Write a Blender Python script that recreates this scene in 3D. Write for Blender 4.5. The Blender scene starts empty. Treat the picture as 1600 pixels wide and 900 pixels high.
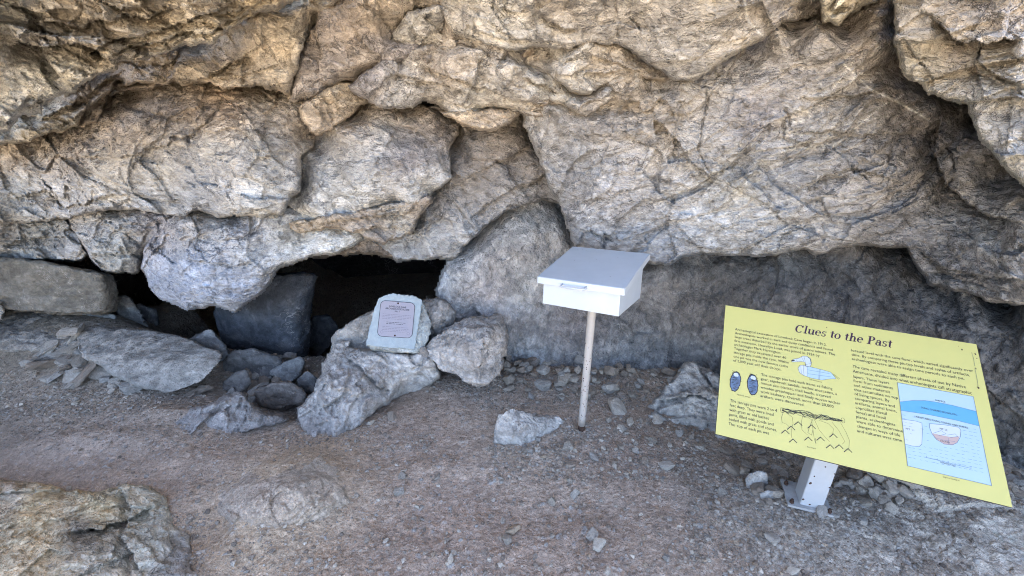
import bpy, bmesh, math, time
import numpy as np
from mathutils import Vector, Matrix

T0 = time.time()
sc = bpy.context.scene
col = sc.collection

# ------------------------------------------------------------------ camera
F_PX = 650.0                      # focal length in photograph pixels (1600 wide)
PITCH = math.radians(21.5)
CAM = np.array([0.0, 0.0, 1.6])
cd = bpy.data.cameras.new('camera')
cam = bpy.data.objects.new('camera', cd)
col.objects.link(cam)
cam.location = CAM
cam.rotation_euler = (math.radians(90) - PITCH, 0, 0)
cd.sensor_fit = 'HORIZONTAL'
cd.sensor_width = 36.0
cd.lens = 36.0 * F_PX / 1600.0
cd.clip_start = 0.02
cd.clip_end = 3000
sc.camera = cam

# ------------------------------------------------------------------ sky, sun, exposure
SUN_EL = math.radians(62)
SUN_AZ = math.radians(12)          # measured from +Y (into the hill) towards +X
w = bpy.data.worlds.new('World')
sc.world = w
w.use_nodes = True
nt = w.node_tree
bg = nt.nodes['Background']
sky = nt.nodes.new('ShaderNodeTexSky')
sky.sky_type = 'NISHITA'
sky.sun_disc = False
sky.sun_elevation = SUN_EL
sky.sun_rotation = SUN_AZ
sky.altitude = 1200
sky.air_density = 0.8
sky.dust_density = 8.0
sky.ozone_density = 0.6
nt.links.new(sky.outputs[0], bg.inputs[0])
bg.inputs[1].default_value = 0.11
sd = bpy.data.lights.new('sun', 'SUN')
sd.energy = 5.0
sd.angle = math.radians(0.5)
sd.color = (1.0, 0.94, 0.84)
sun = bpy.data.objects.new('sun', sd)
col.objects.link(sun)
sdir = Vector((math.sin(SUN_AZ) * math.cos(SUN_EL), math.cos(SUN_AZ) * math.cos(SUN_EL), math.sin(SUN_EL)))
sun.rotation_euler = sdir.to_track_quat('Z', 'Y').to_euler()
sun.location = (0, 0, 20)
sc.view_settings.view_transform = 'Standard'
sc.view_settings.look = 'None'
sc.view_settings.gamma = 1.0
sc.view_settings.use_curve_mapping = False
sc.view_settings.exposure = 3.82
sc.cycles.filter_width = 1.0
sc.cycles.use_denoising = True
sc.cycles.denoiser = 'OPENIMAGEDENOISE'
sc.cycles.denoising_input_passes = 'RGB_ALBEDO_NORMAL'
sc.cycles.denoising_prefilter = 'NONE'
sc.cycles.max_bounces = 8
sc.cycles.diffuse_bounces = 5

# ------------------------------------------------------------------ geometry helpers
SP, CP = math.sin(PITCH), math.cos(PITCH)
def ray(x, y):
    dx = (np.asarray(x, float) - 800) / F_PX
    dv = (np.asarray(y, float) - 450) / F_PX
    return np.stack([dx + 0 * dv, CP - dv * SP + 0 * dx, -(SP + dv * CP) + 0 * dx], -1)
def pt(x, y, Y):
    r = ray(x, y)
    return CAM + r * (np.asarray(Y, float) / r[..., 1])[..., None]
def gp(x, y, z=0.0):
    r = ray(x, y)
    return CAM + r * ((z - CAM[2]) / r[..., 2])[..., None]

def hash3(ix, iy, iz, seed):
    h = (ix.astype(np.uint32) * np.uint32(374761393) + iy.astype(np.uint32) * np.uint32(668265263)
         + iz.astype(np.uint32) * np.uint32(2147483647) + np.uint32((seed * 974711 + 12345) & 0xffffffff))
    h ^= h >> np.uint32(13); h *= np.uint32(1274126177); h ^= h >> np.uint32(16)
    h *= np.uint32(2246822519); h ^= h >> np.uint32(13)
    return h
def vnoise(p, seed=0):
    """gradient noise, about -1..1, p (N,3)"""
    p = p.astype(np.float32)
    f = np.floor(p); i = f.astype(np.int64); t = p - f
    u = t * t * t * (t * (t * 6 - 15) + 10)
    out = np.zeros(len(p), np.float32)
    for dx in (0, 1):
        wx = u[:, 0] if dx else 1 - u[:, 0]
        for dy in (0, 1):
            wy = u[:, 1] if dy else 1 - u[:, 1]
            for dz in (0, 1):
                wz = u[:, 2] if dz else 1 - u[:, 2]
                h = hash3(i[:, 0] + dx, i[:, 1] + dy, i[:, 2] + dz, seed)
                gx = ((h & np.uint32(1023)).astype(np.float32) / 511.5 - 1)
                gy = (((h >> np.uint32(10)) & np.uint32(1023)).astype(np.float32) / 511.5 - 1)
                gz = (((h >> np.uint32(20)) & np.uint32(1023)).astype(np.float32) / 511.5 - 1)
                out += wx * wy * wz * (gx * (t[:, 0] - dx) + gy * (t[:, 1] - dy) + gz * (t[:, 2] - dz))
    return out * 1.25
def fbm(p, freq, octs, seed=0, gain=.5, ridged=False):
    a, s, tot = 1.0, 0.0, 0
    for o in range(octs):
        n = vnoise(p * freq + 17.3 * o, seed + o)
        if ridged: n = 1 - 2 * np.abs(n) * 1.6
        s = s + a * n; tot += a; a *= gain; freq *= 2.03
    return s / tot
def cells(p, seed=0):
    """voronoi: (F1, F2, vector to the cell point, three random numbers of the cell)"""
    p = p.astype(np.float32)
    i = np.floor(p).astype(np.int64)
    N = len(p)
    f1 = np.full(N, 9e9, np.float32); f2 = f1.copy()
    v = np.zeros((N, 3), np.float32); rid = np.zeros(N, np.uint32)
    for dx in (-1, 0, 1):
        for dy in (-1, 0, 1):
            for dz in (-1, 0, 1):
                c = i + np.array([dx, dy, dz])
                h = hash3(c[:, 0], c[:, 1], c[:, 2], seed)
                jx = (h & np.uint32(1023)).astype(np.float32) / 1023
                jy = ((h >> np.uint32(10)) & np.uint32(1023)).astype(np.float32) / 1023
                jz = ((h >> np.uint32(20)) & np.uint32(1023)).astype(np.float32) / 1023
                q = np.stack([c[:, 0] + jx, c[:, 1] + jy, c[:, 2] + jz], 1).astype(np.float32) - p
                d = (q * q).sum(1)
                n = d < f1
                f2 = np.where(n, f1, np.minimum(f2, d))
                v[n] = q[n]; rid[n] = h[n]
                f1 = np.where(n, d, f1)
    r2 = hash3(rid, rid >> np.uint32(3), rid, seed + 7)
    rr = np.stack([(r2 & np.uint32(1023)), (r2 >> np.uint32(10)) & np.uint32(1023), (r2 >> np.uint32(20)) & np.uint32(1023)], 1).astype(np.float32) / 511.5 - 1
    return np.sqrt(f1), np.sqrt(f2), v, rr
def sstep(a, b, x):
    t = np.clip((x - a) / (b - a), 0, 1)
    return t * t * (3 - 2 * t)

def mesh_np(name, V, Fq, mat, parent=None, C=None, smooth=True, kind=None):
    """V (N,3) float, Fq (M,3|4) int"""
    me = bpy.data.meshes.new(name)
    V = np.ascontiguousarray(V, np.float32); Fq = np.ascontiguousarray(Fq, np.int32)
    k = Fq.shape[1]
    me.vertices.add(len(V)); me.vertices.foreach_set('co', V.ravel())
    me.loops.add(Fq.size); me.loops.foreach_set('vertex_index', Fq.ravel())
    me.polygons.add(len(Fq)); me.polygons.foreach_set('loop_start', np.arange(0, Fq.size, k, dtype=np.int32))
    me.update(calc_edges=True)
    me.polygons.foreach_set('use_smooth', np.full(len(Fq), smooth))
    if C is not None:
        at = me.color_attributes.new('Col', 'FLOAT_COLOR', 'POINT')
        c4 = np.ones((len(V), 4), np.float32); c4[:, :3] = np.clip(C, 0.005, 0.9)
        at.data.foreach_set('color', c4.ravel())
    if mat: me.materials.append(mat)
    o = bpy.data.objects.new(name, me)
    col.objects.link(o)
    if parent is not None: o.parent = parent
    if kind: o['kind'] = kind
    return o
def empty(name, loc=(0, 0, 0)):
    o = bpy.data.objects.new(name, None); col.objects.link(o); o.location = loc
    o.empty_display_size = .05
    return o
def tag(o, label=None, cat=None, group=None, kind=None):
    if label: o['label'] = label
    if cat: o['category'] = cat
    if group: o['group'] = group
    if kind: o['kind'] = kind
    return o
def bm_obj(name, bm, mat, parent=None, smooth=False):
    me = bpy.data.meshes.new(name); bm.normal_update(); bm.to_mesh(me); bm.free()
    if smooth:
        for p_ in me.polygons: p_.use_smooth = True
    me.materials.append(mat)
    o = bpy.data.objects.new(name, me); col.objects.link(o)
    if parent is not None: o.parent = parent
    return o

# ------------------------------------------------------------------ materials
def N(nt, t, **kw):
    n = nt.nodes.new(t)
    for k, v in kw.items(): setattr(n, k, v)
    return n
def rock_mat(name, bump=1.0, flow=.5, flowk=1.0, threads=1.0, streak=(1, 1, 1), rough=.92, contrast=1.0, scale=1.0, rot=(0, 0.35, 0)):
    m = bpy.data.materials.new(name); m.use_nodes = True
    nt = m.node_tree; L = nt.links.new
    b = nt.nodes['Principled BSDF']
    b.inputs['Roughness'].default_value = rough
    b.inputs['Specular IOR Level'].default_value = .25
    tc = N(nt, 'ShaderNodeTexCoord')
    vc = N(nt, 'ShaderNodeVertexColor'); vc.layer_name = 'Col'
    mp = N(nt, 'ShaderNodeMapping'); mp.inputs['Rotation'].default_value = rot
    mp.inputs['Scale'].default_value = streak
    L(tc.outputs['Object'], mp.inputs[0])
    def noise(sc_, det, r=.6, dist=0, src=None):
        n = N(nt, 'ShaderNodeTexNoise'); n.inputs['Scale'].default_value = sc_ * scale
        n.inputs['Detail'].default_value = det; n.inputs['Roughness'].default_value = r
        n.inputs['Distortion'].default_value = dist
        L(src or mp.outputs[0], n.inputs['Vector']); return n.outputs['Fac']
    n1 = noise(26, 6, .68, 1.2); n2 = noise(95, 4, .72, .6); n3 = noise(9, 5, .62, 1.5)
    def ridged(sc_, det, dist):
        n = N(nt, 'ShaderNodeTexNoise'); n.noise_type = 'RIDGED_MULTIFRACTAL'; n.normalize = True
        n.inputs['Scale'].default_value = sc_ * scale; n.inputs['Detail'].default_value = det
        n.inputs['Roughness'].default_value = .62; n.inputs['Distortion'].default_value = dist
        L(mp.outputs[0], n.inputs['Vector']); return n.outputs['Fac']
    rg = ridged(14, 4, .7)
    wv2 = N(nt, 'ShaderNodeVectorMath', operation='MULTIPLY_ADD'); nn2 = N(nt, 'ShaderNodeTexNoise'); nn2.inputs['Scale'].default_value = 24 * scale; nn2.inputs['Detail'].default_value = 4
    L(mp.outputs[0], nn2.inputs['Vector']); L(nn2.outputs['Color'], wv2.inputs[0]); wv2.inputs[1].default_value = (.06 / scale, .06 / scale, .06 / scale); L(mp.outputs[0], wv2.inputs[2])
    def chips(sc_):
        n = N(nt, 'ShaderNodeTexVoronoi', feature='F1', distance='EUCLIDEAN'); n.inputs['Scale'].default_value = sc_ * scale
        L(wv2.outputs[0], n.inputs['Vector'])
        sx = N(nt, 'ShaderNodeSeparateXYZ'); L(n.outputs['Color'], sx.inputs[0])
        # tilted flake: dot of (position - cell) with a random direction
        sb = N(nt, 'ShaderNodeVectorMath', operation='SUBTRACT'); 
        sc2 = N(nt, 'ShaderNodeVectorMath', operation='SCALE'); L(wv2.outputs[0], sc2.inputs[0]); sc2.inputs['Scale'].default_value = 1.0
        L(sc2.outputs[0], sb.inputs[0]); L(n.outputs['Position'], sb.inputs[1])
        rc = N(nt, 'ShaderNodeVectorMath', operation='SUBTRACT'); L(n.outputs['Color'], rc.inputs[0]); rc.inputs[1].default_value = (.5, .5, .5)
        dt = N(nt, 'ShaderNodeVectorMath', operation='DOT_PRODUCT'); L(sb.outputs[0], dt.inputs[0]); L(rc.outputs[0], dt.inputs[1])
        return dt.outputs['Value'], sx.outputs[0]
    c1h, c1c = chips(20); c2h, c2c = chips(62)
    # crack-like thin lines
    vo = N(nt, 'ShaderNodeTexVoronoi', feature='DISTANCE_TO_EDGE'); vo.inputs['Scale'].default_value = 13 * scale
    wv = N(nt, 'ShaderNodeVectorMath', operation='MULTIPLY_ADD')
    nn = N(nt, 'ShaderNodeTexNoise'); nn.inputs['Scale'].default_value = 11 * scale; nn.inputs['Detail'].default_value = 5
    L(mp.outputs[0], nn.inputs['Vector'])
    L(nn.outputs['Color'], wv.inputs[0]); wv.inputs[1].default_value = (.18, .18, .18); L(mp.outputs[0], wv.inputs[2])
    L(wv.outputs[0], vo.inputs['Vector'])
    cr = N(nt, 'ShaderNodeMapRange'); cr.inputs['From Min'].default_value = 0; cr.inputs['From Max'].default_value = .05
    L(vo.outputs['Distance'], cr.inputs['Value'])
    # flowing foliation: strongly stretched grain bent by a slow warp
    fw_ = N(nt, 'ShaderNodeTexNoise'); fw_.inputs['Scale'].default_value = 2.6 * scale; fw_.inputs['Detail'].default_value = 3
    L(tc.outputs['Object'], fw_.inputs['Vector'])
    fa = N(nt, 'ShaderNodeVectorMath', operation='MULTIPLY_ADD'); L(fw_.outputs['Color'], fa.inputs[0]); fa.inputs[1].default_value = (.34 / scale,) * 3; L(tc.outputs['Object'], fa.inputs[2])
    fm = N(nt, 'ShaderNodeMapping'); fm.vector_type = 'POINT'; fm.inputs['Rotation'].default_value = (0, flow, 0); L(fa.outputs[0], fm.inputs[0])
    fs = N(nt, 'ShaderNodeVectorMath', operation='MULTIPLY'); L(fm.outputs[0], fs.inputs[0]); fs.inputs[1].default_value = (1, 1, 6.5)
    s1 = noise(9, 5, .7, .3, src=fs.outputs[0]); s2 = noise(24, 4, .7, .2, src=fs.outputs[0])
    # thin pale threads
    t1 = noise(4.2, 4, .6, .8, src=fa.outputs[0]); t2 = noise(2.4, 2, .5)
    # value variation
    def mul(a, b_):
        mm = N(nt, 'ShaderNodeMath', operation='MULTIPLY'); L(a, mm.inputs[0])
        if isinstance(b_, float): mm.inputs[1].default_value = b_
        else: L(b_, mm.inputs[1])
        return mm.outputs[0]
    def rng(a, lo, hi, f0=.3, f1=.7):
        r = N(nt, 'ShaderNodeMapRange'); r.inputs['From Min'].default_value = f0; r.inputs['From Max'].default_value = f1
        r.inputs['To Min'].default_value = lo; r.inputs['To Max'].default_value = hi; L(a, r.inputs['Value']); return r.outputs[0]
    c = contrast
    v = mul(rng(n1, 1 - .20 * c, 1 + .20 * c), rng(n2, 1 - .08 * c, 1 + .09 * c))
    # the grain shows in patches, bare smooth faces between
    pm = noise(2.1, 3, .6); pmask = rng(pm, 0, 1, .44, .60)
    def gated(a, k):
        sb_ = N(nt, 'ShaderNodeMath', operation='SUBTRACT'); L(a, sb_.inputs[0]); sb_.inputs[1].default_value = .5
        return mul(mul(sb_.outputs[0], pmask), k)
    gs1, gs2 = gated(s1, 1.0), gated(s2, 1.0)
    v = mul(v, mul(rng(gs1, 1 - .30 * flowk * c, 1 + .34 * flowk * c, -.2, .2), rng(gs2, 1 - .18 * flowk * c, 1 + .20 * flowk * c, -.2, .2)))
    # blotches with definite borders
    b1 = noise(5.5, 5, .62, .9); b2 = noise(12, 4, .6, .6)
    bk = c * (1.0 if threads else .22)
    v = mul(v, mul(rng(b1, 1 - .17 * bk, 1 + .15 * bk, .46, .54), rng(b2, 1 - .10 * bk, 1 + .10 * bk, .47, .53)))
    # broken hairline cracks
    hv = N(nt, 'ShaderNodeTexVoronoi', feature='DISTANCE_TO_EDGE'); hv.inputs['Scale'].default_value = 4.6 * scale
    hw_ = N(nt, 'ShaderNodeVectorMath', operation='MULTIPLY_ADD'); hn = N(nt, 'ShaderNodeTexNoise'); hn.inputs['Scale'].default_value = 6 * scale; hn.inputs['Detail'].default_value = 6; hn.inputs['Roughness'].default_value = .65
    L(tc.outputs['Object'], hn.inputs['Vector']); L(hn.outputs['Color'], hw_.inputs[0]); hw_.inputs[1].default_value = (.34 / scale,) * 3; L(mp.outputs[0], hw_.inputs[2]); L(hw_.outputs[0], hv.inputs['Vector'])
    hc = mul(rng(hv.outputs['Distance'], 1, 0, 0, .022), rng(noise(3.3, 2, .5), 0, 1, .50, .60))
    v = mul(v, rng(hc, 1, 1 - .45 * threads, 0, 1))
    v = mul(v, rng(n3, 1 - .20 * c, 1 + .20 * c))
    v = mul(v, rng(rg, 1 - .10 * c, 1 + .22 * c, .15, .75))
    v = mul(v, rng(c1c, 1 - .07 * c, 1 + .07 * c, 0, 1)); v = mul(v, rng(c2c, 1 - .08 * c, 1 + .08 * c, 0, 1))
    mx = N(nt, 'ShaderNodeVectorMath', operation='SCALE')
    L(vc.outputs['Color'], mx.inputs[0]); L(v, mx.inputs['Scale'])
    # pale calcite specks and threads
    sp = noise(60, 3, .75, 2.5)
    spr0 = rng(sp, 0, .45 * c, .66, .74)
    tb = N(nt, 'ShaderNodeMath', operation='SUBTRACT'); L(t1, tb.inputs[0]); tb.inputs[1].default_value = .5
    tab = N(nt, 'ShaderNodeMath', operation='ABSOLUTE'); L(tb.outputs[0], tab.inputs[0])
    tl_ = mul(rng(tab.outputs[0], .75 * threads, 0, 0, .009), rng(t2, 0, 1, .46, .58))
    mxm = N(nt, 'ShaderNodeMath', operation='MAXIMUM'); L(spr0, mxm.inputs[0]); L(tl_, mxm.inputs[1]); spr = mxm.outputs[0]
    mix = N(nt, 'ShaderNodeMix', data_type='RGBA')
    L(spr, mix.inputs['Factor']); L(mx.outputs[0], mix.inputs[6]); mix.inputs[7].default_value = (.52, .49, .44, 1)
    L(mix.outputs[2], b.inputs['Base Color'])
    # bump
    add = N(nt, 'ShaderNodeMath', operation='ADD')
    L(mul(n1, .014), add.inputs[0]); L(mul(n2, .004), add.inputs[1])
    add2 = N(nt, 'ShaderNodeMath', operation='ADD')
    L(add.outputs[0], add2.inputs[0]); L(mul(cr.outputs[0], .0025), add2.inputs[1])
    add3 = N(nt, 'ShaderNodeMath', operation='ADD')
    n4 = noise(260, 3, .6)
    addr = N(nt, 'ShaderNodeMath', operation='ADD'); L(mul(rg, .007), addr.inputs[0]); ch = N(nt, 'ShaderNodeMath', operation='ADD'); L(mul(c1h, 1.2), ch.inputs[0]); L(mul(c2h, .7), ch.inputs[1]); L(ch.outputs[0], addr.inputs[1])
    addq = N(nt, 'ShaderNodeMath', operation='ADD'); L(addr.outputs[0], addq.inputs[0]); L(add2.outputs[0], addq.inputs[1])
    L(addq.outputs[0], add3.inputs[0]); L(mul(n4, .0012), add3.inputs[1])
    sadd = N(nt, 'ShaderNodeMath', operation='ADD'); L(mul(gs1, .015 * flowk), sadd.inputs[0]); L(mul(gs2, .005 * flowk), sadd.inputs[1])
    sadd2 = N(nt, 'ShaderNodeMath', operation='ADD'); hcm = N(nt, 'ShaderNodeMath', operation='ADD'); L(mul(hc, -.012 * threads), hcm.inputs[0]); L(sadd.outputs[0], hcm.inputs[1]); L(hcm.outputs[0], sadd2.inputs[0]); L(add3.outputs[0], sadd2.inputs[1]); add3 = sadd2
    bp = N(nt, 'ShaderNodeBump'); bp.inputs['Strength'].default_value = min(1.0, bump)
    bp.inputs['Distance'].default_value = max(1.0, bump)
    L(add3.outputs[0], bp.inputs['Height']); L(bp.outputs[0], b.inputs['Normal'])
    return m
def flat_mat(name, rgb, rough=.5, spec=.4, noise=0.0, nscale=40, bump=0.0, metal=0.0):
    m = bpy.data.materials.new(name); m.use_nodes = True
    nt = m.node_tree; L = nt.links.new
    b = nt.nodes['Principled BSDF']
    b.inputs['Base Color'].default_value = (*rgb, 1)
    b.inputs['Roughness'].default_value = rough
    b.inputs['Specular IOR Level'].default_value = spec
    b.inputs['Metallic'].default_value = metal
    if noise or bump:
        tc = N(nt, 'ShaderNodeTexCoord'); n = N(nt, 'ShaderNodeTexNoise'); n.inputs['Scale'].default_value = nscale
        n.inputs['Detail'].default_value = 5; n.inputs['Roughness'].default_value = .65
        L(tc.outputs['Object'], n.inputs['Vector'])
        r = N(nt, 'ShaderNodeMapRange'); r.inputs['From Min'].default_value = .25; r.inputs['From Max'].default_value = .75
        r.inputs['To Min'].default_value = 1 - noise; r.inputs['To Max'].default_value = 1 + noise
        L(n.outputs['Fac'], r.inputs['Value'])
        s = N(nt, 'ShaderNodeVectorMath', operation='SCALE'); s.inputs[0].default_value = rgb; L(r.outputs[0], s.inputs['Scale'])
        L(s.outputs[0], b.inputs['Base Color'])
        if bump:
            bp = N(nt, 'ShaderNodeBump'); bp.inputs['Distance'].default_value = bump; bp.inputs['Strength'].default_value = 1
            L(n.outputs['Fac'], bp.inputs['Height']); L(bp.outputs[0], b.inputs['Normal'])
    return m
M_WALL = rock_mat('schist_rock', .85, .45, .9, contrast=.72, streak=(1, 1, 1.9), rot=(0, .45, 0))
M_WALLD = rock_mat('diagonal_schist_rock', .85, -.65, .9, contrast=.72, streak=(1, 1, 1.6), rot=(0, -.6, 0))
M_WALLF = rock_mat('flat_bedded_rock', .85, .12, .9, contrast=.68, streak=(1, 1, 1.9), rot=(0, .1, 0))
M_SMOOTH = rock_mat('worn_rock', .8, .95, .7, contrast=.95, streak=(1, 1, .8), rot=(0, .9, 0), threads=.6, scale=1.1)
M_BOULDER = rock_mat('boulder_rock', .6, .3, .3, contrast=.85, scale=1.2, threads=.5)
M_DIRT = rock_mat('dusty_ground', .9, .3, .0, contrast=.9, rough=.97, scale=2.0, threads=0.0)
M_STONE = rock_mat('stone_chip', .5, .3, .3, contrast=.6, scale=2.5, threads=.3)
WALLMATS = {2: None, 8: 'F', 9: 'F', 4: 'D', 6: 'F', 7: 'F', 12: 'W', 13: 'D', 14: 'W', 15: 'D', 16: 'F', 17: 'D', 18: 'D', 19: 'W', 20: 'W', 22: 'D', 24: 'W', 25: 'W', 10: 'W', 11: 'W', 21: 'D'}

# ------------------------------------------------------------------ rock masses
def seg_dist(x, y, P, closed=True):
    """distance to polyline, signed side of nearest segment, arc parameter 0..1"""
    P = np.asarray(P, float)
    A = P if closed else P[:-1]; B = np.roll(P, -1, 0) if closed else P[1:]
    ln = np.hypot(*(B - A).T); cum = np.r_[0, np.cumsum(ln)]; tot = cum[-1]
    best = np.full(x.shape, 1e9); side = np.zeros(x.shape); arc = np.zeros(x.shape)
    for k in range(len(A)):
        ax, ay = A[k]; bx, by = B[k]; ex, ey = bx - ax, by - ay
        L2 = ex * ex + ey * ey + 1e-9
        t = np.clip(((x - ax) * ex + (y - ay) * ey) / L2, 0, 1)
        qx, qy = x - ax - t * ex, y - ay - t * ey
        d = np.hypot(qx, qy)
        n = d < best
        s = np.sign(ex * (y - ay) - ey * (x - ax))
        side = np.where(n, s, side); arc = np.where(n, (cum[k] + t * ln[k]) / tot, arc); best = np.where(n, d, best)
    return best, side, arc
def inside(x, y, P):
    c = np.zeros(x.shape, bool)
    n = len(P)
    for k in range(n):
        x0, y0 = P[k]; x1, y1 = P[(k + 1) % n]
        if y0 == y1: continue
        cond = ((y0 > y) != (y1 > y)) & (x < (x1 - x0) * (y - y0) / (y1 - y0) + x0)
        c ^= cond
    return c
def tps(ctrl, x, y, smooth=0.0):
    """smooth interpolation of control values over the picture of the wall"""
    c = np.asarray([(a, b) for a, b, *_ in ctrl], float) / 100; v = np.asarray([k[2:] for k in ctrl], float)
    n = len(c)
    q = np.stack([x, y], -1).reshape(-1, 2) / 100
    if n == 1: return np.broadcast_to(v[0], (len(q), v.shape[1]))
    def U(r2): return r2 * np.log(r2 + 1e-9) * .5
    K = U(((c[:, None] - c[None]) ** 2).sum(-1)) + smooth * np.eye(n)
    Pm = np.c_[np.ones(n), c]
    if n < 4:
        co, *_ = np.linalg.lstsq(Pm, v, rcond=None); return np.c_[np.ones(len(q)), q] @ co
    A = np.block([[K, Pm], [Pm.T, np.zeros((3, 3))]])
    s = np.linalg.solve(A + 1e-9 * np.eye(n + 3), np.r_[v, np.zeros((3, v.shape[1]))])
    out = np.c_[np.ones(len(q)), q] @ s[n:]
    for k in range(n):
        out = out + U(((q - c[k]) ** 2).sum(1))[:, None] * s[k]
    return out
def idw(ctrl, x, y, pw=3.0):
    num = 0; den = 0
    for a, b, *v in ctrl:
        w_ = 1 / (((x - a) ** 2 + (y - b) ** 2) + 600) ** (pw / 2)
        num = num + w_[:, None] * np.array(v[0])[None]; den = den + w_
    return num / den[:, None]

TAN = (.40, .325, .245); TAND = (.33, .265, .20); OCH = (.47, .36, .23); GRY = (.34, .335, .325)
GRW = (.36, .335, .30); BLU = (.33, .35, .37); BRN = (.27, .22, .175); PAL = (.50, .47, .42); PUR = (.31, .28, .275); DRK = (.20, .19, .185)

def detail(p, seed, big=.05, facet=.03, fscale=5.0, strata=.012, speriod=.055, bed=(.35, .25, .9), fine=.012, micro=.003, flat=(1, 1, 1), crk=.012, beds=0.0, bperiod=.17):
    """displacement in metres (positive = away from the viewer) and tint"""
    p = p.astype(np.float32)
    wp = np.stack([fbm(p, 2.2, 3, seed + 11), fbm(p, 2.2, 3, seed + 21), fbm(p, 2.2, 3, seed + 31)], 1)
    h = big * fbm(p, 1.6, 3, seed)
    q = (p + wp * .10) * np.array(flat, np.float32)
    tint = np.zeros(len(p), np.float32)
    if facet:
        f1, f2, v, rr = cells(q * fscale * .42 + 9, seed + 2)
        h = h + facet * 1.5 * ((v * rr).sum(1) + rr[:, 0] * .25)
        tint += rr[:, 1] * .06
        f1, f2, v, rr = cells(q * fscale * 6.5 + 2, seed + 8)
        h = h + facet * .13 * ((v * rr).sum(1) * 1.2 + rr[:, 0] * .35)
        tint += rr[:, 1] * .08
        f1, f2, v, rr = cells(q * fscale, seed + 3)
        edge = sstep(0, .12, f2 - f1)
        h = h + facet * ((v * rr).sum(1) * 1.0 + rr[:, 0] * .35) + crk * .6 * (1 - edge) * (rr[:, 2] > .1)
        tint += rr[:, 1] * .10
        f1, f2, v, rr = cells(q * fscale * 2.7 + 5, seed + 5)
        edge = sstep(0, .10, f2 - f1)
        h = h + facet * .42 * ((v * rr).sum(1) * 1.1 + rr[:, 0] * .35) + crk * .5 * (1 - edge) * (rr[:, 2] > .4)
        tint += rr[:, 1] * .07
    if beds:
        # thick beds: every layer leans out over the one below
        b = np.array(bed, np.float32); b /= np.linalg.norm(b)
        s = (p + wp * .30) @ b / bperiod + .22 * fbm(p, 5, 3, seed + 43)
        fr = s - np.floor(s); lay = np.abs(np.sin(np.floor(s) * 78.233) * 43758.5) % 1.0
        mk = sstep(-.30, .15, fbm(p, 2.1, 2, seed + 53) + (lay - .5) * .3)
        h = h + beds * (fr ** 1.2) * (.45 + lay * .9) * mk
        tint += (lay - .5) * .10 * mk
    if strata:
        b = np.array(bed, np.float32); b /= np.linalg.norm(b)
        s = (p + wp * .16) @ b / speriod + .6 * fbm(p, 7, 2, seed + 41)
        fr = s - np.floor(s)
        n = (np.floor(s) * 12.9898)
        r = np.abs(np.sin(n) * 43758.5) % 1.0
        mask = sstep(-.25, .25, fbm(p, 3.0, 2, seed + 51))
        h = h + strata * (fr ** 1.5) * (.3 + r) * mask
        tint += (r - .5) * .16 * mask
    qb = q.copy(); qb[:, 2] *= 1.9; qb[:, 0] += .35 * q[:, 2]
    h = h + fine * (fbm(q, 7.0, 3, seed + 61, ridged=True, gain=.6) * -.9) + fine * .42 * (fbm(qb, 22.0, 3, seed + 65, ridged=True, gain=.65) * -1.0) + micro * fbm(q, 60, 2, seed + 71)
    return h, tint

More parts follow.
